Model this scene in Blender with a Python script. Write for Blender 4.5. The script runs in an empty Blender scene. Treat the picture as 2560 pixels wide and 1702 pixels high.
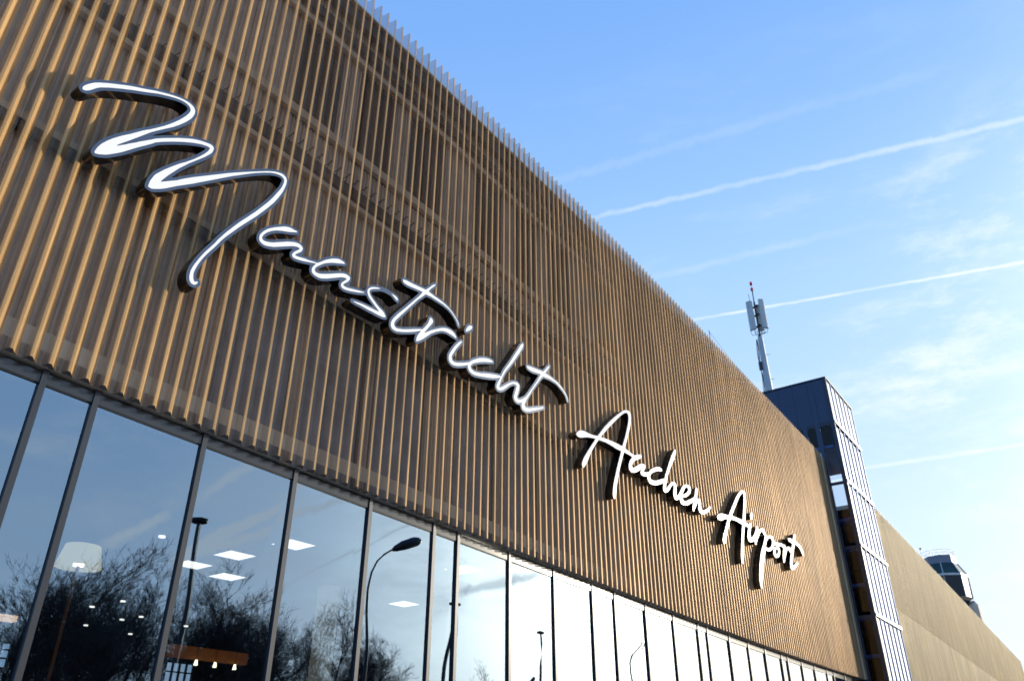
import bpy, math, random
from mathutils import Vector
random.seed(7)
C = bpy.context.scene.collection
R = math.radians
sc = bpy.context.scene

# ---------------------------------------------------------------- helpers
def finish(name, verts, faces, mat=None, parent=None, smooth=False, mats=None, mi=None):
    me = bpy.data.meshes.new(name)
    me.from_pydata([tuple(v) for v in verts], [], faces)
    if mats:
        for m in mats: me.materials.append(m)
        if mi: me.polygons.foreach_set('material_index', mi)
    elif mat: me.materials.append(mat)
    if smooth: me.polygons.foreach_set('use_smooth', [True]*len(me.polygons))
    me.update()
    o = bpy.data.objects.new(name, me); C.objects.link(o)
    if parent: o.parent = parent
    return o
def tag(o, label=None, cat=None, group=None, kind=None):
    if label: o['label'] = label
    if cat: o['category'] = cat
    if group: o['group'] = group
    if kind: o['kind'] = kind
    return o
def thing(name, label, cat, loc=(0,0,0), group=None):
    o = bpy.data.objects.new(name, None); C.objects.link(o); o.location = loc
    o.empty_display_size = 0.3
    return tag(o, label, cat, group)
class MB:
    def __init__(s): s.v=[]; s.f=[]; s.mi=[]; s.cur=0
    def quad(s,a,b,c,d):
        n=len(s.v); s.v+= [a,b,c,d]; s.f.append((n,n+1,n+2,n+3)); s.mi.append(s.cur)
    def poly(s,pts):
        n=len(s.v); s.v+=list(pts); s.f.append(tuple(range(n,n+len(pts)))); s.mi.append(s.cur)
    def hexa(s,p):      # 8 points: bottom ring 0-3, top ring 4-7
        n=len(s.v); s.v+=list(p)
        for f in ((3,2,1,0),(4,5,6,7),(0,1,5,4),(1,2,6,5),(2,3,7,6),(3,0,4,7)):
            s.f.append(tuple(n+i for i in f)); s.mi.append(s.cur)
    def box(s,x0,x1,y0,y1,z0,z1):
        s.hexa([(x0,y0,z0),(x1,y0,z0),(x1,y1,z0),(x0,y1,z0),(x0,y0,z1),(x1,y0,z1),(x1,y1,z1),(x0,y1,z1)])
    def tube(s,path,rad,n=8,cap=True):
        rings=[]
        for i,p in enumerate(path):
            p=Vector(p); a=Vector(path[max(i-1,0)]); b=Vector(path[min(i+1,len(path)-1)])
            t=(b-a).normalized(); u=t.orthogonal().normalized() if abs(t.z)<.95 else Vector((1,0,0))
            u=(u-t*u.dot(t)).normalized(); w=t.cross(u); r=rad[i] if isinstance(rad,(list,tuple)) else rad
            k=len(s.v); s.v+=[tuple(p+(u*math.cos(2*math.pi*j/n)+w*math.sin(2*math.pi*j/n))*r) for j in range(n)]; rings.append(k)
        for a,b in zip(rings,rings[1:]):
            for j in range(n): s.f.append((a+j,a+(j+1)%n,b+(j+1)%n,b+j)); s.mi.append(s.cur)
        if cap:
            s.f.append(tuple(rings[0]+j for j in reversed(range(n)))); s.mi.append(s.cur)
            s.f.append(tuple(rings[-1]+j for j in range(n))); s.mi.append(s.cur)
    def build(s,name,mat=None,parent=None,smooth=False,mats=None):
        return finish(name,s.v,s.f,mat,parent,smooth,mats,s.mi if mats else None)

# ---------------------------------------------------------------- facade plan: an almost straight line
S=0.8; KC=(0.0004,0.0040,-0.0028); H0=0.9192151; X0,Y0=-4.7518253,7.7867799
_N=0.05
def _plan():
    tab={}; 
    for sgn in (1,-1):
        h=H0; x,y=X0,Y0; s=0.0; tab[0]=(x,y,h)
        for i in range(1,900 if sgn>0 else 200):
            s1=s+sgn*_N; 
            k=lambda q:sum(c*((q/S)/20)**j for j,c in enumerate(KC))/S
            h1=h+sgn*_N*(k(s)+k(s1))/2 if s1<=31.5 else h
            x+=sgn*_N*(math.cos(h)+math.cos(h1))/2; y+=sgn*_N*(math.sin(h)+math.sin(h1))/2
            h=h1; s=s1; tab[sgn*i]=(x,y,h)
    return tab
TAB=_plan()
def cv(s):
    q=s/_N; i=math.floor(q); t=q-i; a=TAB[i]; b=TAB[i+1]
    return tuple(a[j]*(1-t)+b[j]*t for j in range(3))
def W(s,d,z):
    x,y,h=cv(s); return (x+math.sin(h)*d, y-math.cos(h)*d, z)
CAMZ=1.6
def ZB(s): t=s/16; return CAMZ+3.7792570-0.70624*t+0.23168*t*t
def ZT(s): t=s/16; return CAMZ+13.4176266-0.56968*t+0.0696*t*t
def ZH(s,h): return ZB(s)+h*(ZT(s)-ZB(s))
P=0.2; S0,S1=-4.8,31.4

# ---------------------------------------------------------------- materials
def mat(name):
    m=bpy.data.materials.new(name); m.use_nodes=True; nt=m.node_tree; nt.nodes.clear(); return m,nt
def N(nt,t,**k):
    n=nt.nodes.new(t)
    for a,b in k.items():
        if a in n.inputs if isinstance(a,str) and not hasattr(n,a) else False: n.inputs[a].default_value=b
        else: setattr(n,a,b)
    return n
def L(nt,a,b): nt.links.new(a,b)
def pbr(name,col,rough=.5,metal=0.,noise=.12,scale=3.,bump=0.,spec=.5,stretch=None,emit=None):
    m,nt=mat(name); out=N(nt,'ShaderNodeOutputMaterial'); b=N(nt,'ShaderNodeBsdfPrincipled')
    b.inputs['Roughness'].default_value=rough; b.inputs['Metallic'].default_value=metal
    b.inputs['Specular IOR Level'].default_value=spec
    tc=N(nt,'ShaderNodeTexCoord'); mp=N(nt,'ShaderNodeMapping'); L(nt,tc.outputs['Object'],mp.inputs['Vector'])
    if stretch: mp.inputs['Scale'].default_value=stretch
    tx=N(nt,'ShaderNodeTexNoise'); tx.inputs['Scale'].default_value=scale; tx.inputs['Detail'].default_value=5
    L(nt,mp.outputs[0],tx.inputs['Vector'])
    rp=N(nt,'ShaderNodeValToRGB'); rp.color_ramp.elements[0].position=.3; rp.color_ramp.elements[1].position=.7
    rp.color_ramp.elements[0].color=tuple(c*(1-noise) for c in col)+(1,); rp.color_ramp.elements[1].color=tuple(min(1,c*(1+noise)) for c in col)+(1,)
    L(nt,tx.outputs['Fac'],rp.inputs['Fac']); L(nt,rp.outputs['Color'],b.inputs['Base Color'])
    if bump:
        bp=N(nt,'ShaderNodeBump'); bp.inputs['Strength'].default_value=bump; L(nt,tx.outputs['Fac'],bp.inputs['Height']); L(nt,bp.outputs[0],b.inputs['Normal'])
    if emit:
        b.inputs['Emission Color'].default_value=emit[0]+(1,); b.inputs['Emission Strength'].default_value=emit[1]
    L(nt,b.outputs[0],out.inputs['Surface']); return m
def perf(name,col,alpha,rough=.5,metal=.25,spec=.5,trans=0.,ns=9,con=1.):
    m,nt=mat(name); out=N(nt,'ShaderNodeOutputMaterial'); b=N(nt,'ShaderNodeBsdfPrincipled'); tr=N(nt,'ShaderNodeBsdfTransparent'); mx=N(nt,'ShaderNodeMixShader')
    b.inputs['Roughness'].default_value=rough; b.inputs['Metallic'].default_value=metal
    oi=N(nt,'ShaderNodeObjectInfo'); tc=N(nt,'ShaderNodeTexCoord'); mp=N(nt,'ShaderNodeMapping'); mp.inputs['Scale'].default_value=(1,1,.06); L(nt,tc.outputs['Object'],mp.inputs[0])
    tx=N(nt,'ShaderNodeTexNoise'); tx.inputs['Scale'].default_value=ns; tx.inputs['Detail'].default_value=3; L(nt,mp.outputs[0],tx.inputs['Vector'])
    rp=N(nt,'ShaderNodeValToRGB'); rp.color_ramp.elements[0].position=.3; rp.color_ramp.elements[1].position=.7
    rp.color_ramp.elements[0].color=tuple(c*(1-.15*con) for c in col)+(1,); rp.color_ramp.elements[1].color=tuple(min(1,c*(1+.12*con)) for c in col)+(1,)
    L(nt,tx.outputs['Fac'],rp.inputs['Fac'])
    hs=N(nt,'ShaderNodeHueSaturation'); L(nt,rp.outputs['Color'],hs.inputs['Color']); rr=N(nt,'ShaderNodeMapRange'); rr.inputs['To Min'].default_value=.88; rr.inputs['To Max'].default_value=1.12; L(nt,oi.outputs['Random'],rr.inputs['Value']); L(nt,rr.outputs[0],hs.inputs['Value']); L(nt,hs.outputs[0],b.inputs['Base Color'])
    mr=N(nt,'ShaderNodeMapRange'); mr.inputs['To Min'].default_value=alpha-.05; mr.inputs['To Max'].default_value=alpha+.05; L(nt,tx.outputs['Fac'],mr.inputs['Value'])
    b.inputs['Specular IOR Level'].default_value=spec; sh=b.outputs[0]
    b.inputs['Coat Weight'].default_value=.1; b.inputs['Coat Roughness'].default_value=.42
    if trans:
        tl=N(nt,'ShaderNodeBsdfTranslucent'); L(nt,rp.outputs['Color'],tl.inputs[0]); m2=N(nt,'ShaderNodeMixShader'); m2.inputs[0].default_value=trans
        L(nt,b.outputs[0],m2.inputs[1]); L(nt,tl.outputs[0],m2.inputs[2]); sh=m2.outputs[0]
    L(nt,mr.outputs[0],mx.inputs[0]); L(nt,tr.outputs[0],mx.inputs[1]); L(nt,sh,mx.inputs[2]); L(nt,mx.outputs[0],out.inputs['Surface']); return m
def glass(name,tint,base=.2,ior=1.6,bump=.004,gcol=(1,1,1),bscale=.7,rough=0.):
    m,nt=mat(name); out=N(nt,'ShaderNodeOutputMaterial'); tr=N(nt,'ShaderNodeBsdfTransparent'); tr.inputs[0].default_value=tint+(1,)
    g=N(nt,'ShaderNodeBsdfGlossy'); g.inputs['Roughness'].default_value=rough
    fr=N(nt,'ShaderNodeFresnel'); fr.inputs['IOR'].default_value=ior
    cm=N(nt,'ShaderNodeValToRGB'); cm.color_ramp.elements[0].position=.08; cm.color_ramp.elements[0].color=gcol+(1,); cm.color_ramp.elements[1].position=.30; cm.color_ramp.elements[1].color=(1,1,1,1); L(nt,fr.outputs[0],cm.inputs[0]); L(nt,cm.outputs[0],g.inputs['Color'])
    mr=N(nt,'ShaderNodeMapRange'); mr.inputs['To Min'].default_value=base; L(nt,fr.outputs[0],mr.inputs['Value'])
    tc=N(nt,'ShaderNodeTexCoord'); tx=N(nt,'ShaderNodeTexNoise'); tx.inputs['Scale'].default_value=bscale; tx.inputs['Detail'].default_value=0; L(nt,tc.outputs['Object'],tx.inputs['Vector'])
    bp=N(nt,'ShaderNodeBump'); bp.inputs['Strength'].default_value=1; bp.inputs['Distance'].default_value=bump; L(nt,tx.outputs['Fac'],bp.inputs['Height']); L(nt,bp.outputs[0],g.inputs['Normal'])
    mx=N(nt,'ShaderNodeMixShader'); L(nt,mr.outputs[0],mx.inputs[0]); L(nt,tr.outputs[0],mx.inputs[1]); L(nt,g.outputs[0],mx.inputs[2]); L(nt,mx.outputs[0],out.inputs['Surface']); return m
def emis(name,col,st):
    m,nt=mat(name); out=N(nt,'ShaderNodeOutputMaterial'); e=N(nt,'ShaderNodeEmission'); e.inputs[0].default_value=col+(1,); e.inputs[1].default_value=st; L(nt,e.outputs[0],out.inputs[0]); return m

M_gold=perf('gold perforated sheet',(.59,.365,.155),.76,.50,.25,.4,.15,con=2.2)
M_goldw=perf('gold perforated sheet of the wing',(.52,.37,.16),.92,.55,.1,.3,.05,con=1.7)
M_gold_shade=perf('gold perforated sheet shaded copy',(.37,.31,.245),.42,.55,.15,.35,con=1.5)  # greyer copy of the gold sheet, shade put into its colour
M_base=perf('pale perforated closure',(.86,.80,.64),.85,.6,.0)
M_side=pbr('rib end plate grey',(.36,.37,.38),.45,.5)
M_post=pbr('dark steel post',(.045,.048,.055),.4,.4)
M_rail=pbr('galvanised rail bronze',(.74,.63,.46),.4,.0)
M_raild=pbr('dark rail',(.03,.024,.018),.5,.2)
M_back=pbr('corrugated back wall',(.66,.56,.45),.55,.0,noise=.15,scale=2.5)
M_mull=pbr('mullion anodised grey',(.04,.044,.052),.38,.3,noise=.05,scale=1.5)
M_mside=pbr('mullion rebate dark',(.018,.022,.035),.35,.3)
M_trans=pbr('transom aluminium',(.06,.06,.062),.2,.5,noise=.06)
M_gask=pbr('black gasket',(.008,.009,.012),.6)
M_glass=glass('curtain wall glass',(.45,.50,.52),.31,1.75,bump=.010,gcol=(.62,.81,1.0))
M_glass2=glass('upper window glass',(.02,.025,.035),.0,1.3)
M_glass3=pbr('lower window with painted sky reflection',(.30,.34,.39),.6,spec=.1,noise=.25,scale=2.2)  # matt pale blue stands in for sky reflected in the glass
M_white=pbr('white acrylic letter face',(.84,.83,.80),.35,noise=.02,emit=((1,1,1),.12))  # white face with a weak even emission
M_trim=pbr('blue grey letter rim',(.085,.115,.17),.28,.35,noise=.04)
M_ret=pbr('black letter return',(.006,.006,.007),.22,noise=.1)
M_navy=pbr('navy cladding panel',(.022,.045,.095),.38,.25,noise=.06)
M_navy2=pbr('navy frame',(.015,.028,.055),.4,.2)
M_tgl=glass('tower glass',(.3,.34,.38),.74,1.9,bump=.001,gcol=(.8,.92,1))
M_tgl2=glass('tower side glass',(.72,.78,.84),.015,1.2,bump=.0005)
M_fr=pbr('tower blue frame',(.035,.12,.36),.4,.3)
M_ledge=pbr('pale ledge',(.62,.64,.66),.4,.3)
M_pale=pbr('pale grey spandrel',(.60,.63,.67),.18,.6)
M_tan=pbr('beige cladding',(.55,.46,.36),.6)
M_conc=pbr('concrete',(.32,.31,.29),.85,bump=.2)
M_mast=pbr('mast pale grey',(.42,.46,.48),.5,.2)
M_ant=pbr('antenna radome grey',(.55,.57,.55),.5)
M_cable=pbr('black cable',(.012,.015,.03),.5)
M_red=pbr('red beacon glass',(.5,.02,.05),.4,emit=((1,.04,.1),.15))
M_bark=pbr('winter bark',(.085,.066,.052),.9,noise=.4)
M_lamp=pbr('street lamp grey',(.05,.055,.06),.45,.4)
M_light=emis('ceiling panel light',(1,.95,.9),3.0)
M_warm=emis('warm lamp',(1,.86,.6),6)
M_warm2=emis('warm shelf light',(1,.6,.3),1.6)
M_shade=emis('lampshade glow',(1,.86,.5),.8)
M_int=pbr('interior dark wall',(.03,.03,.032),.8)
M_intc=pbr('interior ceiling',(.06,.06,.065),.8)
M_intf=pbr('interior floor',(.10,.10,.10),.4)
M_or=pbr('orange fascia',(.35,.12,.03),.5,noise=.35,scale=4,emit=((1,.32,.07),.12))  # weak emission added so the fascia looks lit
M_wood=pbr('brown lamp pole',(.12,.05,.025),.5,emit=((.6,.25,.1),.06))  # slight glow in the material imitates lamp light on the pole
M_dark=pbr('tower interior painted dark',(.012,.012,.014),.95,spec=.05)  # near-black colour paints in the darkness of the stair interior
M_col=pbr('beige column',(.45,.42,.32),.8,bump=.2,emit=((.9,.85,.6),.12))  # beige plus a faint glow standing in for hall light
M_asph=pbr('asphalt',(.05,.05,.052),.9,noise=.2,scale=8,bump=.3)
M_pave=pbr('paving',(.24,.23,.22),.85,noise=.15,scale=5)
M_roof=pbr('roof membrane',(.12,.12,.12),.9)

SIGN = {
'm': [['796 5296 781 5302 761 5315 735 5347 720 5387 713 5432 713 5502 725 5562 760 5672 795 5762 839 5862 952 6082 984 6157 1044 6277 1075 6332 1225 6582 1411 6861 1461 6942 1602 7182 1664 7307 1751 7507 1761 7537 1782 7627 1782 7662 1776 7670 1766 7674 1736 7674 1691 7663 1636 7638 1591 7613 1501 7553 1376 7459 1296 7394 1028 7162 538 6702 338 6527 218 6412 152 6357 81 6308 31 6286 -9 6285 -39 6292 -51 6302 -57 6312 -62 6332 -62 6362 -56 6422 -40 6487 -18 6552 20 6622 70 6697 171 6833 234 6912 368 7067 441 7162 501 7252 549 7332 565 7367 565 7372 556 7376 501 7356 436 7323 301 7243 149 7137 21 7039 -51 6977 -64 6956 -92 6922 -241 6752 -372 6592 -412 6547 -534 6425 -569 6396 -639 6353 -664 6341 -704 6330 -725 6337 -745 6357 -751 6377 -751 6407 -735 6477 -705 6557 -655 6647 -604 6723 -521 6827 -417 6942 -294 7089 -224 7160 -147 7247 -67 7342 -14 7411 56 7512 132 7637 186 7752 197 7792 196 7812 182 7827 166 7834 106 7834 76 7828 31 7813 -39 7783 -182 7712 -239 7678 -349 7606 -506 7512 -669 7403 -816 7297 -871 7242 -944 7140 -982 7102 -999 7091 -1029 7080 -1049 7080 -1070 7087 -1089 7107 -1096 7127 -1096 7157 -1076 7212 -1050 7252 -1016 7297 -977 7342 -924 7389 -824 7463 -644 7583 -554 7638 -384 7731 -274 7796 -169 7848 -54 7898 81 7943 156 7954 206 7954 241 7948 271 7938 292 7927 321 7897 341 7847 343 7787 336 7752 318 7692 302 7652 261 7577 216 7507 151 7416 108 7362 -101 7127 -134 7082 -129 7078 -9 7179 196 7333 336 7423 441 7473 541 7508 581 7518 611 7524 646 7524 676 7513 702 7487 711 7467 717 7437 712 7402 701 7362 687 7327 666 7292 576 7161 430 6972 335 6832 295 6767 241 6669 234 6652 241 6648 283 6682 376 6774 476 6864 916 7234 1016 7314 1249 7492 1429 7627 1531 7698 1601 7741 1666 7773 1721 7793 1786 7805 1831 7795 1861 7779 1891 7747 1906 7707 1907 7632 1892 7542 1876 7477 1831 7347 1769 7202 1711 7092 1611 6922 1496 6742 1390 6592 1310 6472 1175 6257 1114 6152 1022 5962 977 5882 942 5812 885 5677 855 5582 844 5527 841 5492 845 5447 851 5441 876 5444 891 5439 911 5424 922 5397 922 5382 918 5367 893 5327 871 5306 841 5295'],['801 5337 780 5352 767 5372 760 5392 753 5427 753 5497 765 5557 780 5607 832 5747 874 5842 987 6062 1019 6137 1110 6312 1260 6562 1446 6841 1496 6922 1637 7162 1699 7287 1786 7487 1801 7532 1822 7622 1821 7677 1813 7692 1802 7702 1771 7714 1731 7714 1671 7698 1626 7678 1571 7648 1481 7588 1359 7497 1276 7429 1008 7197 518 6737 318 6562 198 6447 132 6392 56 6341 27 6327 16 6325 -14 6326 -21 6337 -15 6422 13 6522 34 6567 115 6692 206 6813 269 6892 353 6987 443 7097 526 7217 561 7272 601 7347 622 7412 617 7422 606 7425 576 7423 511 7403 466 7383 371 7333 251 7258 129 7172 1 7074 -86 6997 -99 6976 -127 6942 -276 6772 -407 6612 -452 6562 -554 6460 -588 6432 -659 6388 -699 6372 -709 6378 -712 6397 -695 6472 -666 6547 -620 6627 -569 6703 -486 6807 -382 6922 -259 7069 -189 7140 -112 7227 -32 7322 21 7392 81 7477 126 7547 164 7612 202 7687 221 7732 236 7782 238 7807 236 7823 221 7848 196 7866 171 7874 136 7876 96 7874 71 7868 11 7848 -59 7818 -202 7747 -259 7713 -369 7641 -524 7548 -689 7438 -794 7363 -879 7294 -909 7258 -977 7162 -1009 7131 -1034 7120 -1044 7120 -1054 7127 -1056 7152 -1041 7192 -1015 7232 -981 7277 -951 7312 -904 7354 -804 7428 -624 7548 -534 7603 -369 7693 -249 7763 -96 7837 -34 7863 51 7893 116 7909 161 7914 196 7915 246 7905 278 7887 292 7867 301 7842 303 7792 291 7737 269 7677 226 7597 146 7476 73 7382 -106 7182 -176 7097 -374 6821 -485 6672 -501 6642 -494 6642 -484 6651 -404 6730 -382 6757 -294 6845 -277 6867 -132 7012 -114 7034 -82 7067 11 7144 179 7272 306 7358 361 7391 421 7421 486 7448 546 7468 611 7484 641 7484 656 7478 667 7467 672 7457 675 7437 666 7382 649 7342 581 7237 396 6993 290 6837 179 6642 126 6534 113 6502 116 6494 301 6645 396 6739 496 6829 936 7199 1036 7279 1269 7457 1521 7643 1626 7708 1686 7738 1751 7759 1791 7764 1826 7753 1841 7744 1853 7732 1866 7702 1867 7637 1852 7547 1836 7482 1811 7407 1776 7317 1717 7187 1636 7042 1501 6822 1276 6493 1125 6252 1079 6172 987 5982 914 5847 882 5777 850 5697 825 5622 804 5532 799 5487 809 5422 824 5392 831 5385 841 5382 871 5401 880 5397 882 5387 861 5352 851 5341 831 5335'],],
'aas': [['3341 6301 3316 6315 3305 6342 3315 6367 3326 6379 3341 6386 3461 6414 3561 6429 3771 6447 3773 6452 3763 6462 3666 6521 3616 6569 3606 6574 3521 6533 3426 6494 3251 6436 3201 6425 3151 6419 3096 6431 3081 6440 3066 6457 3050 6502 3056 6532 3069 6567 3066 6573 3061 6573 2836 6436 2746 6391 2701 6376 2666 6369 2606 6370 2576 6375 2546 6386 2526 6399 2506 6422 2491 6457 2490 6497 2499 6532 2491 6538 2371 6496 2281 6470 2221 6459 2186 6460 2161 6468 2130 6497 2119 6527 2120 6547 2131 6582 2156 6622 2156 6631 2141 6627 2091 6598 1936 6496 1854 6447 1781 6416 1706 6395 1651 6396 1611 6411 1591 6424 1566 6452 1556 6482 1555 6542 1573 6597 1606 6657 1659 6727 1709 6777 1785 6842 1921 6938 1966 6963 2061 6994 2141 6995 2171 6999 2201 6992 2218 6977 2227 6957 2224 6937 2213 6917 2201 6906 2111 6856 1936 6778 1836 6723 1784 6682 1734 6632 1690 6567 1685 6552 1686 6545 1691 6543 1741 6556 1801 6586 1986 6708 2046 6743 2151 6793 2226 6814 2276 6814 2311 6803 2329 6792 2355 6762 2363 6737 2363 6702 2343 6652 2323 6622 2326 6617 2391 6634 2491 6650 2591 6675 2606 6684 2741 6814 2816 6873 2881 6913 2941 6943 3006 6964 3086 6964 3141 6947 3156 6932 3163 6912 3153 6882 3121 6856 2961 6785 2891 6751 2776 6678 2741 6649 2659 6567 2633 6532 2631 6522 2641 6515 2666 6521 2716 6543 2996 6706 3086 6750 3136 6768 3166 6774 3231 6774 3261 6763 3285 6737 3293 6712 3294 6692 3282 6652 3252 6602 3224 6567 3246 6565 3446 6623 3576 6651 3582 6657 3586 6682 3599 6722 3619 6752 3659 6792 3680 6807 3716 6828 3771 6853 3886 6888 4001 6909 4061 6913 4101 6909 4131 6914 4231 6914 4271 6903 4291 6893 4309 6877 4318 6862 4328 6832 4328 6812 4318 6787 4301 6772 4281 6765 4256 6766 4221 6778 4131 6824 4011 6824 3926 6808 3901 6798 3766 6728 3731 6704 3711 6682 3711 6667 3721 6651 3756 6621 3856 6561 3926 6526 4006 6500 4044 6477 4083 6427 4093 6402 4085 6367 4066 6346 4046 6336 3991 6320 3876 6310 3736 6309 3706 6304 3496 6304 3461 6299'],['3366 6342 3363 6347 3416 6363 3566 6389 3741 6404 3801 6405 3901 6417 3903 6422 3891 6433 3806 6481 3681 6560 3641 6602 3624 6647 3625 6672 3636 6707 3651 6729 3685 6762 3734 6792 3791 6818 3851 6838 3886 6842 3877 6832 3746 6763 3691 6724 3681 6712 3671 6687 3669 6672 3674 6652 3689 6627 3711 6605 3826 6531 3906 6491 3986 6465 4016 6447 4051 6402 4052 6392 4046 6382 4026 6371 3986 6360 3871 6350 3731 6349 3701 6344 3491 6344 3456 6339','2601 6411 2576 6416 2551 6430 2538 6447 2529 6472 2530 6492 2541 6527 2561 6567 2588 6607 2590 6612 2586 6616 2361 6534 2281 6511 2216 6499 2191 6500 2171 6510 2161 6522 2159 6532 2166 6562 2199 6612 2266 6687 2269 6702 2256 6709 2231 6709 2206 6703 2131 6668 1841 6486 1731 6441 1696 6435 1666 6435 1621 6451 1605 6467 1596 6487 1595 6537 1608 6577 1641 6637 1694 6707 1729 6742 1805 6807 1940 6902 1981 6925 2041 6948 2071 6954 2146 6955 2171 6959 2184 6952 2180 6942 2051 6871 1921 6815 1861 6786 1816 6758 1764 6717 1699 6652 1661 6597 1651 6577 1640 6542 1641 6522 1656 6506 1681 6499 1716 6506 1771 6526 1821 6551 2061 6706 2146 6748 2186 6763 2231 6774 2271 6774 2301 6763 2320 6742 2324 6712 2302 6662 2219 6577 2212 6562 2216 6556 2241 6555 2271 6560 2391 6593 2446 6600 2581 6632 2601 6633 2624 6647 2761 6779 2851 6848 2906 6881 2976 6914 3016 6924 3081 6924 3117 6912 3118 6902 3111 6896 2871 6786 2771 6723 2724 6687 2629 6592 2601 6557 2591 6537 2584 6507 2588 6492 2596 6481 2611 6475 2646 6475 2691 6488 2791 6538 3021 6673 3111 6718 3166 6734 3233 6732 3247 6722 3254 6697 3243 6662 3217 6622 3166 6569 3141 6537 3142 6522 3151 6515 3191 6515 3251 6525 3471 6588 3556 6607 3564 6607 3567 6602 3543 6587 3411 6531 3261 6481 3196 6465 3141 6460 3106 6472 3096 6487 3092 6507 3096 6527 3111 6557 3185 6647 3186 6662 3161 6664 3121 6653 3066 6626 2826 6476 2731 6428 2671 6410','4261 6806 4146 6862 4138 6867 4139 6872 4221 6874 4264 6862 4280 6847 4289 6822 4281 6807'],],
'tr': [['4225 6205 4200 6214 4180 6228 4150 6259 4139 6285 4138 6355 4154 6405 4171 6440 4250 6556 4612 7005 4720 7144 4762 7205 4760 7211 4745 7213 4485 7173 4400 7175 4359 7190 4338 7210 4331 7225 4323 7255 4324 7270 4333 7290 4355 7310 4435 7332 4625 7348 4900 7388 4932 7415 5030 7528 5082 7580 5135 7620 5165 7627 5185 7620 5200 7605 5206 7585 5202 7565 5162 7505 5080 7411 5068 7395 5070 7385 5150 7373 5280 7368 5385 7357 5490 7336 5570 7311 5635 7281 5731 7220 5785 7178 5830 7133 5845 7110 5862 7055 5860 7035 5855 7020 5845 7008 5825 7000 5810 6998 5790 7005 5777 7015 5737 7080 5686 7125 5635 7161 5590 7186 5530 7211 5485 7222 5370 7238 5065 7238 4945 7220 4930 7208 4845 7108 4795 7058 4753 7005 4365 6491 4298 6390 4289 6365 4295 6351 4320 6348 4350 6355 4460 6394 4720 6519 4880 6590 4892 6600 4936 6660 4993 6750 5015 6810 5019 6840 5029 6865 5059 6895 5085 6906 5115 6907 5140 6898 5172 6870 5185 6840 5187 6805 5176 6770 5135 6705 5135 6699 5295 6796 5410 6857 5490 6886 5550 6898 5660 6897 5715 6881 5735 6871 5780 6833 5800 6805 5807 6770 5797 6740 5780 6728 5755 6723 5645 6733 5505 6732 5430 6716 5398 6705 5350 6682 5245 6616 5135 6532 4977 6370 4895 6298 4815 6240 4800 6233 4780 6229 4760 6235 4745 6248 4737 6260 4732 6280 4732 6320 4750 6380 4750 6390 4745 6392 4595 6317 4415 6239 4325 6210 4295 6203'],['4230 6245 4209 6255 4188 6275 4179 6290 4177 6305 4179 6355 4193 6395 4224 6450 4323 6585 4472 6765 4755 7124 4796 7180 4846 7260 4840 7267 4830 7267 4525 7218 4475 7213 4415 7213 4385 7222 4370 7235 4364 7260 4375 7275 4440 7292 4630 7308 4924 7350 5020 7453 5070 7513 5105 7547 5155 7584 5162 7580 5155 7565 5127 7525 5063 7455 5030 7411 5000 7365 5001 7355 5020 7348 5145 7333 5345 7322 5435 7307 5535 7281 5610 7249 5710 7186 5765 7143 5797 7110 5810 7090 5821 7050 5820 7044 5810 7041 5770 7103 5735 7137 5685 7176 5601 7225 5550 7246 5490 7262 5380 7278 5070 7278 4925 7260 4810 7128 4758 7075 4718 7025 4294 6460 4263 6410 4248 6365 4248 6350 4253 6335 4263 6320 4275 6310 4330 6308 4430 6339 4520 6377 4805 6514 4880 6546 4902 6550 4971 6640 5026 6725 5055 6805 5061 6840 5075 6857 5090 6866 5115 6865 5140 6845 5147 6820 5141 6790 4960 6525 4955 6509 4980 6523 5115 6631 5265 6731 5355 6784 5420 6817 5495 6846 5560 6858 5650 6858 5680 6851 5710 6839 5740 6818 5765 6785 5765 6769 5750 6763 5650 6773 5500 6772 5425 6756 5380 6741 5330 6717 5225 6651 5115 6567 4987 6440 4957 6405 4875 6333 4790 6272 4780 6272 4773 6280 4774 6325 4793 6380 4829 6445 4863 6495 4867 6505 4865 6509 4700 6414 4580 6354 4470 6304 4320 6250 4285 6243'],],
'dot': [['6010 6977 5990 6986 5980 6997 5973 7018 5973 7033 5996 7103 6033 7163 6079 7208 6110 7226 6140 7239 6160 7245 6180 7245 6215 7230 6228 7213 6236 7188 6223 7148 6202 7113 6150 7061 6051 6988 6025 6977'],['6015 7023 6019 7053 6034 7088 6075 7150 6099 7173 6135 7194 6165 7205 6180 7203 6189 7198 6193 7188 6191 7173 6181 7153 6160 7125 6130 7096 6031 7023 6020 7019'],],
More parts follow.
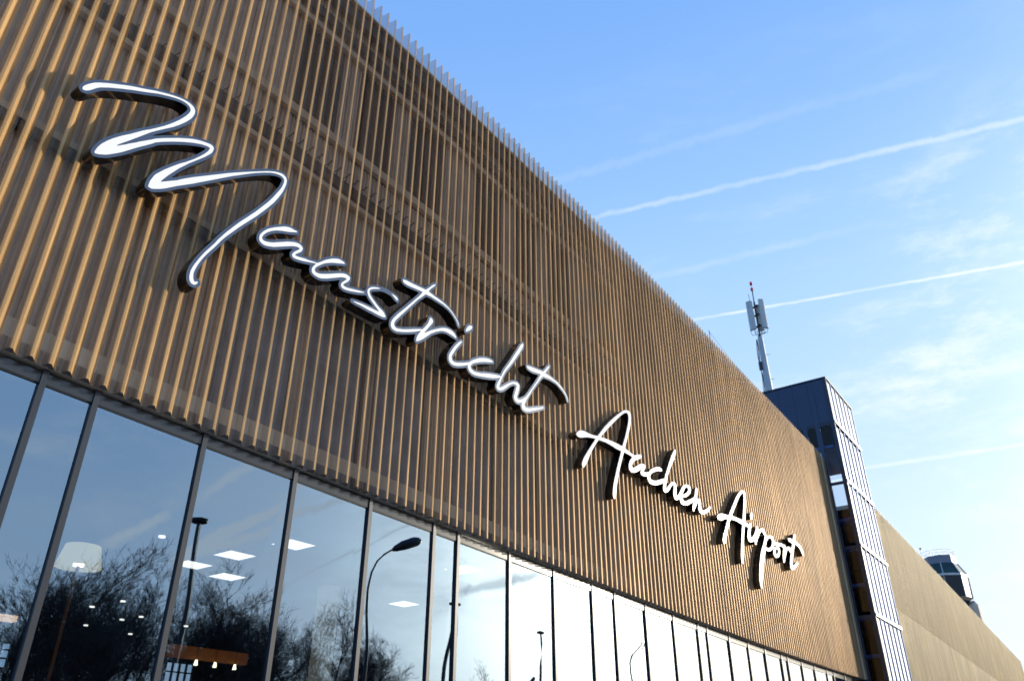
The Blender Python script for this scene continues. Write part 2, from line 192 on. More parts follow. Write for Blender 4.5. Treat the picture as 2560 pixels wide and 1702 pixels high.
'icht': [['7770 6067 7735 6082 7708 6108 7680 6170 7670 6171 7625 6157 7590 6151 7555 6151 7505 6167 7483 6183 7459 6208 7443 6248 7443 6283 7479 6393 7516 6488 7517 6498 7510 6501 7485 6498 7455 6486 7365 6428 7255 6326 7150 6242 7085 6207 7010 6185 6970 6186 6945 6194 6915 6220 6904 6238 6898 6258 6898 6288 6919 6348 6941 6393 6941 6398 6935 6400 6710 6322 6525 6267 6340 6221 6265 6211 6235 6210 6195 6216 6135 6236 6120 6246 6098 6268 6075 6306 6065 6310 5970 6261 5835 6202 5770 6182 5700 6170 5675 6171 5630 6182 5595 6202 5578 6218 5562 6243 5549 6278 5548 6343 5559 6383 5589 6443 5659 6558 5720 6644 5780 6715 5828 6763 5880 6805 5905 6814 5935 6810 5952 6798 5962 6768 5956 6743 5920 6687 5834 6578 5716 6388 5704 6363 5703 6343 5705 6333 5720 6322 5765 6327 5845 6352 5980 6409 6085 6461 6131 6488 6175 6530 6240 6579 6330 6638 6430 6694 6550 6744 6645 6773 6700 6784 6740 6790 6775 6790 6820 6784 6840 6778 6860 6758 6866 6738 6860 6717 6840 6696 6725 6647 6575 6591 6480 6549 6345 6481 6300 6454 6250 6415 6224 6383 6225 6374 6230 6369 6260 6361 6290 6360 6365 6372 6460 6397 6615 6454 6805 6513 6970 6558 7025 6566 7050 6573 7059 6583 7106 6678 7134 6723 7321 6978 7581 7363 7654 7478 7680 7510 7745 7575 7785 7589 7805 7583 7822 7568 7831 7548 7833 7533 7832 7503 7818 7458 7786 7398 7696 7263 7535 7042 7229 6648 7150 6515 7116 6448 7090 6383 7090 6376 7095 6373 7110 6382 7290 6519 7405 6589 7510 6628 7565 6639 7600 6639 7640 6628 7657 6618 7680 6593 7692 6558 7692 6533 7676 6468 7620 6313 7621 6308 7630 6304 7655 6312 7695 6332 7832 6428 7932 6548 8175 6857 8307 7043 8307 7048 8300 7052 8275 7049 8145 7021 8080 7010 7955 7011 7910 7027 7884 7053 7868 7088 7873 7108 7880 7120 7910 7143 7990 7164 8285 7206 8465 7238 8515 7285 8578 7363 8675 7460 8700 7473 8720 7474 8740 7468 8752 7458 8762 7433 8759 7418 8726 7353 8697 7313 8640 7249 8635 7238 8638 7233 8715 7230 8985 7199 9065 7179 9165 7139 9240 7101 9285 7074 9312 7053 9372 6993 9394 6958 9416 6893 9416 6873 9407 6853 9390 6838 9375 6832 9350 6837 9334 6853 9297 6923 9276 6948 9235 6979 9160 7018 9055 7058 8985 7080 8915 7090 8735 7090 8640 7079 8485 7053 8433 7003 8398 6963 8165 6674 8049 6518 7934 6353 7874 6258 7863 6228 7870 6221 7880 6221 7930 6232 7975 6247 8300 6383 8485 6453 8510 6448 8525 6433 8532 6408 8522 6383 8496 6363 8445 6332 8295 6251 8005 6112 7920 6082 7855 6066'],['7775 6107 7745 6125 7728 6158 7724 6183 7742 6243 7740 6251 7695 6224 7665 6212 7620 6197 7580 6190 7560 6191 7530 6199 7505 6216 7491 6233 7483 6253 7484 6283 7569 6518 7565 6534 7540 6544 7520 6545 7480 6538 7435 6521 7405 6503 7340 6460 7235 6361 7131 6278 7067 6243 7010 6226 6975 6226 6955 6236 6939 6258 6938 6283 6970 6360 7047 6488 7049 6493 7045 6499 6930 6442 6840 6407 6705 6362 6405 6277 6335 6261 6260 6251 6195 6257 6163 6268 6140 6281 6124 6298 6114 6318 6108 6338 6107 6368 6100 6374 5950 6296 5815 6237 5735 6216 5680 6211 5645 6219 5609 6243 5597 6263 5589 6283 5588 6338 5596 6368 5624 6423 5694 6538 5740 6604 5823 6703 5850 6730 5910 6774 5920 6768 5916 6753 5769 6553 5669 6383 5663 6363 5663 6343 5670 6313 5690 6292 5720 6281 5765 6286 5820 6300 6005 6376 6150 6452 6195 6495 6260 6544 6350 6603 6428 6648 6555 6703 6650 6733 6705 6744 6750 6750 6810 6745 6821 6738 6816 6728 6705 6682 6555 6626 6460 6584 6295 6498 6233 6453 6198 6418 6184 6398 6178 6383 6180 6363 6205 6337 6260 6320 6300 6320 6365 6331 6465 6357 6710 6444 6915 6503 7005 6524 7070 6529 7091 6558 7141 6658 7169 6703 7356 6958 7616 7343 7689 7458 7715 7490 7760 7535 7780 7546 7790 7541 7792 7528 7792 7508 7781 7473 7751 7418 7706 7348 7500 7062 7422 6958 7235 6724 7174 6638 7115 6535 7061 6423 7019 6313 7019 6303 7025 6293 7035 6292 7060 6302 7095 6322 7310 6484 7420 6551 7515 6588 7575 6600 7595 6599 7630 6588 7645 6573 7652 6548 7636 6473 7574 6303 7575 6293 7583 6278 7595 6267 7610 6261 7650 6267 7715 6297 7790 6347 7865 6405 8027 6603 8240 6877 8326 6998 8388 7098 8385 7103 8375 7105 8330 7099 8115 7056 8065 7050 7955 7052 7923 7068 7911 7088 7914 7098 7930 7108 7995 7124 8290 7166 8476 7198 8492 7208 8547 7263 8610 7340 8706 7433 8715 7432 8717 7423 8691 7373 8662 7333 8608 7273 8570 7224 8557 7203 8558 7193 8710 7190 8905 7169 9005 7155 9060 7138 9140 7106 9215 7069 9290 7020 9335 6975 9351 6953 9375 6888 9370 6880 9365 6883 9336 6938 9307 6973 9240 7023 9155 7063 8995 7118 8920 7130 8730 7130 8635 7119 8510 7096 8470 7093 8398 7023 8363 6983 8168 6743 8055 6594 7859 6313 7830 6259 7818 6218 7828 6198 7850 6181 7885 6181 7935 6192 7995 6212 8120 6262 8420 6388 8465 6404 8477 6403 8425 6367 8275 6286 7985 6147 7915 6122 7850 6106'],],
'aachen': [['11128 5221 11119 5232 11102 5277 11096 5302 11096 5332 11107 5392 11152 5532 11222 5692 11289 5822 11337 5927 11412 6077 11488 6215 11599 6432 11604 6447 11601 6452 11573 6454 11488 6445 11418 6444 11388 6440 11313 6440 11283 6445 11048 6445 11013 6440 10918 6439 10608 6402 10530 6327 10326 6102 10202 5942 10078 5751 9990 5642 9918 5570 9883 5555 9873 5555 9862 5562 9847 5587 9842 5612 9857 5662 9873 5697 9922 5777 10078 5959 10213 6109 10383 6290 10450 6372 10443 6377 10418 6374 10173 6318 10028 6273 9853 6206 9778 6190 9728 6190 9678 6197 9662 6207 9656 6217 9661 6247 9688 6279 9768 6338 9828 6368 9898 6393 10023 6414 10058 6415 10083 6419 10208 6420 10303 6430 10473 6460 10558 6482 10633 6550 10878 6794 10933 6844 11168 7044 11407 7232 11548 7338 11813 7523 11868 7556 11938 7591 12008 7618 12068 7634 12098 7639 12168 7639 12198 7628 12220 7607 12229 7592 12240 7552 12240 7492 12229 7432 12199 7337 12169 7267 12018 6965 11857 6677 11824 6607 11823 6594 11853 6585 11973 6570 12138 6555 12258 6550 12418 6618 12548 6658 12583 6664 12608 6664 12628 6655 12635 6642 12625 6617 12588 6586 12468 6516 12303 6443 12218 6388 12173 6354 12126 6307 12092 6252 12091 6242 12097 6227 12123 6210 12143 6210 12158 6215 12213 6241 12438 6371 12508 6406 12623 6448 12698 6464 12738 6464 12758 6457 12773 6442 12775 6417 12769 6392 12754 6367 12735 6342 12681 6292 12676 6282 12678 6272 12693 6267 12833 6296 12948 6341 12998 6384 13058 6428 13128 6471 13228 6523 13403 6598 13478 6623 13573 6644 13638 6644 13693 6622 13701 6612 13701 6602 13678 6575 13638 6553 13603 6541 13523 6534 13428 6503 13253 6431 13153 6381 13067 6327 13006 6272 12993 6252 12986 6232 12987 6222 12998 6201 13023 6185 13078 6175 13123 6180 13263 6211 13353 6241 13673 6368 13798 6412 13809 6422 13872 6532 13917 6597 14018 6731 14183 6963 14361 7197 14395 7237 14551 7392 14593 7428 14623 7439 14633 7438 14639 7432 14643 7397 14629 7337 14589 7252 14525 7167 14291 6902 14071 6637 14017 6567 13924 6417 13869 6302 13836 6217 13830 6177 13831 6167 13838 6159 13848 6160 13888 6190 13988 6279 14092 6362 14168 6413 14233 6446 14293 6468 14343 6479 14383 6479 14408 6473 14433 6459 14446 6442 14455 6417 14455 6377 14450 6342 14422 6252 14415 6202 14416 6182 14424 6147 14433 6132 14448 6127 14508 6170 14585 6237 14803 6459 14873 6513 14948 6556 15078 6608 15193 6634 15253 6635 15298 6628 15333 6613 15349 6592 15355 6567 15350 6537 15334 6502 15305 6462 15253 6410 15223 6386 15138 6331 15063 6291 14990 6257 14888 6221 14808 6200 14778 6195 14753 6196 14748 6192 14746 6182 14750 6167 14766 6142 14788 6121 14813 6111 14863 6110 14948 6131 15018 6156 15208 6238 15533 6392 15597 6487 15637 6587 15667 6637 15718 6694 15753 6709 15766 6702 15790 6672 15795 6647 15789 6617 15771 6572 15737 6502 15656 6377 15651 6362 15658 6361 15728 6395 15818 6419 15873 6419 15898 6408 15909 6397 15918 6377 15925 6337 15919 6302 15901 6247 15901 6212 15913 6181 15928 6165 15943 6156 15968 6150 16023 6150 16098 6171 16218 6221 16488 6372 16543 6388 16558 6383 16562 6377 16558 6366 16523 6325 16473 6280 16373 6211 16295 6167 16193 6118 16083 6075 15983 6046 15913 6035 15848 6035 15808 6041 15768 6056 15746 6072 15734 6087 15721 6132 15721 6162 15765 6292 15758 6327 15753 6333 15743 6332 15635 6237 15545 6132 15451 6042 15418 5995 15398 5981 15368 5975 15356 5977 15351 5987 15345 6042 15351 6077 15382 6142 15441 6237 15445 6247 15443 6253 15193 6126 15120 6092 15018 6051 14878 6010 14788 5995 14688 5995 14658 6001 14627 6017 14603 6041 14587 6077 14585 6107 14578 6115 14503 6068 14443 6040 14373 6020 14308 6021 14278 6036 14261 6052 14247 6077 14241 6107 14246 6147 14262 6212 14288 6282 14300 6327 14300 6377 14290 6392 14278 6397 14233 6373 14173 6329 14116 6282 14028 6195 13923 6116 13848 6076 13803 6061 13748 6050 13723 6050 13688 6061 13672 6077 13666 6097 13667 6147 13689 6207 13731 6282 13732 6287 13728 6293 13523 6196 13383 6141 13308 6116 13173 6081 13093 6065 13053 6060 12963 6060 12928 6066 12908 6076 12869 6107 12858 6122 12847 6152 12848 6197 12843 6202 12793 6186 12643 6155 12563 6150 12523 6161 12507 6182 12507 6217 12527 6257 12550 6287 12578 6312 12581 6317 12578 6320 12553 6307 12403 6206 12348 6176 12268 6138 12193 6110 12128 6091 12058 6080 12028 6080 11973 6091 11942 6112 11926 6147 11927 6202 11944 6247 11998 6328 12028 6365 12136 6467 12139 6472 12138 6477 11948 6480 11918 6475 11808 6474 11753 6469 11739 6457 11619 6247 11503 6034 11459 5942 11373 5749 11317 5612 11282 5512 11234 5347 11189 5252 11178 5235 11163 5224 11148 5220','14776 6252 14918 6306 15074 6392 15170 6467 15193 6502 15193 6527 15173 6543 15138 6549 15098 6543 15007 6507 14988 6494 14938 6440 14848 6354 14782 6272 14774 6257','10731 6512 10743 6510 11013 6549 11228 6569 11328 6575 11353 6579 11403 6580 11428 6584 11633 6590 11683 6597 11829 6837 11882 6932 12036 7247 12079 7362 12095 7432 12095 7487 12083 7518 12064 7537 12048 7544 12033 7544 11988 7533 11918 7503 11797 7422 11653 7314 11528 7214 11078 6834 10776 6567 10731 6522'],['11143 5243 11136 5252 11122 5287 11116 5327 11137 5417 11172 5522 11242 5682 11309 5812 11357 5917 11432 6067 11508 6205 11624 6432 11630 6457 11618 6472 11563 6474 11478 6465 11408 6464 11378 6460 11323 6460 11293 6465 11038 6465 11003 6460 10908 6459 10598 6422 10510 6337 10331 6142 10182 5952 10093 5811 10040 5737 9965 5647 9908 5590 9888 5580 9878 5582 9869 5592 9866 5607 9867 5622 9893 5687 9943 5768 9986 5822 10138 5994 10405 6282 10470 6357 10475 6367 10475 6382 10463 6397 10443 6399 10283 6368 10163 6338 10063 6308 9858 6231 9768 6210 9738 6210 9693 6215 9682 6222 9681 6237 9698 6259 9778 6318 9838 6348 9908 6373 10033 6394 10068 6395 10093 6399 10218 6400 10313 6410 10483 6440 10568 6462 10643 6530 10888 6774 10943 6824 11178 7024 11417 7212 11558 7318 11823 7503 11878 7536 11948 7571 12018 7598 12078 7614 12108 7619 12158 7619 12188 7608 12204 7592 12219 7552 12220 7532 12220 7497 12204 7422 12179 7347 12149 7277 11998 6975 11837 6687 11797 6602 11798 6582 11813 6570 11918 6555 12128 6535 12268 6530 12468 6613 12588 6644 12603 6641 12607 6632 12598 6620 12578 6606 12463 6538 12293 6463 12208 6408 12161 6372 12106 6317 12072 6262 12071 6232 12077 6217 12092 6202 12113 6190 12153 6190 12183 6201 12298 6261 12448 6351 12558 6403 12633 6428 12708 6444 12728 6444 12748 6437 12754 6427 12754 6417 12744 6392 12720 6357 12658 6297 12656 6272 12661 6257 12678 6245 12698 6245 12843 6276 12958 6321 13008 6364 13068 6408 13138 6451 13238 6503 13413 6578 13488 6603 13583 6624 13628 6624 13658 6613 13669 6602 13668 6596 13655 6587 13593 6561 13513 6554 13473 6543 13318 6483 13238 6448 13148 6403 13057 6347 12993 6290 12973 6262 12966 6242 12966 6217 12983 6185 13013 6165 13078 6155 13133 6160 13273 6191 13363 6221 13683 6348 13808 6392 13829 6412 13892 6522 13937 6587 14341 7137 14418 7230 14561 7372 14602 7407 14613 7411 14618 7407 14620 7397 14609 7347 14574 7272 14548 7231 14475 7142 14301 6947 14146 6762 14028 6618 13957 6517 13904 6427 13872 6362 13820 6242 13811 6202 13811 6162 13816 6147 13828 6137 13843 6135 13858 6140 14098 6339 14178 6393 14243 6426 14288 6443 14353 6459 14373 6459 14398 6453 14418 6443 14426 6432 14434 6412 14435 6387 14430 6352 14401 6257 14396 6217 14396 6177 14402 6142 14416 6117 14433 6105 14458 6107 14518 6150 14595 6217 14813 6439 14883 6493 14953 6533 15073 6583 15173 6609 15208 6614 15248 6614 15288 6608 15315 6597 15329 6582 15335 6562 15317 6517 15285 6472 15245 6432 15213 6406 15123 6348 14983 6278 14878 6241 14793 6222 14791 6227 14803 6237 14923 6283 15033 6341 15099 6382 15190 6457 15209 6482 15215 6497 15215 6532 15205 6547 15184 6562 15153 6569 15088 6563 15006 6532 14978 6514 14928 6460 14898 6434 14828 6364 14752 6267 14746 6247 14753 6227 14751 6222 14738 6217 14728 6207 14726 6177 14736 6147 14768 6110 14786 6097 14813 6090 14873 6090 14923 6101 15028 6136 15138 6183 15338 6273 15543 6371 15559 6387 15617 6477 15668 6598 15691 6632 15726 6672 15748 6683 15763 6674 15772 6657 15772 6642 15764 6612 15714 6507 15618 6357 15618 6337 15628 6327 15643 6325 15731 6372 15803 6394 15858 6399 15883 6390 15898 6367 15904 6337 15881 6257 15881 6202 15896 6167 15918 6145 15931 6137 15958 6130 16033 6130 16108 6151 16228 6201 16498 6352 16508 6353 16510 6347 16490 6322 16438 6281 16363 6231 16283 6186 16183 6138 16078 6096 16013 6076 15943 6060 15893 6055 15858 6055 15823 6060 15783 6074 15757 6092 15747 6112 15741 6152 15752 6192 15784 6272 15785 6307 15784 6322 15774 6347 15763 6357 15753 6359 15728 6349 15648 6279 15613 6244 15525 6142 15433 6054 15405 6012 15388 6001 15378 6000 15371 6007 15366 6032 15367 6052 15374 6077 15399 6127 15459 6222 15473 6252 15473 6272 15463 6282 15453 6284 15438 6281 15325 6217 15173 6141 15023 6076 14913 6041 14818 6020 14778 6015 14698 6015 14663 6023 14628 6045 14617 6062 14607 6087 14603 6127 14593 6137 14583 6139 14568 6137 14498 6091 14448 6066 14393 6046 14358 6040 14323 6040 14283 6060 14266 6092 14263 6112 14266 6137 14282 6202 14308 6272 14320 6332 14318 6392 14298 6414 14283 6419 14268 6418 14248 6408 14167 6352 14106 6302 14018 6215 13913 6136 13838 6096 13793 6081 13738 6070 13697 6082 13687 6097 13685 6122 13687 6137 13708 6194 13758 6287 13758 6307 13743 6319 13718 6316 13623 6267 13513 6216 13373 6161 13298 6136 13163 6101 13083 6085 13043 6080 12968 6080 12938 6086 12913 6098 12881 6127 12866 6167 12870 6212 12863 6224 12853 6229 12838 6227 12783 6206 12633 6175 12573 6170 12538 6179 12530 6187 12526 6202 12544 6242 12568 6274 12593 6295 12618 6322 12618 6342 12608 6352 12598 6354 12583 6352 12558 6338 12393 6226 12338 6196 12258 6158 12138 6116 12088 6105 12038 6100 11983 6111 11958 6130 11946 6157 11946 6182 11950 6202 11962 6232 11982 6267 12041 6347 12111 6417 12165 6462 12170 6477 12164 6492 12148 6499 11938 6500 11908 6495 11798 6494 11743 6489 11733 6484 11722 6472 11482 6042 11354 5762 11297 5622 11262 5522 11214 5357 11166 5257 11158 5247','10703 6487 10718 6485 10943 6519 11128 6539 11298 6554 11338 6555 11363 6559 11413 6560 11438 6564 11643 6570 11688 6575 11698 6580 11709 6592 11762 6687 11849 6827 11902 6922 11999 7117 12074 7277 12099 7352 12115 7422 12115 7497 12103 7528 12078 7554 12063 7563 12028 7564 11993 7558 11913 7526 11787 7442 11643 7334 11433 7164 10923 6729 10696 6522 10691 6502'],],
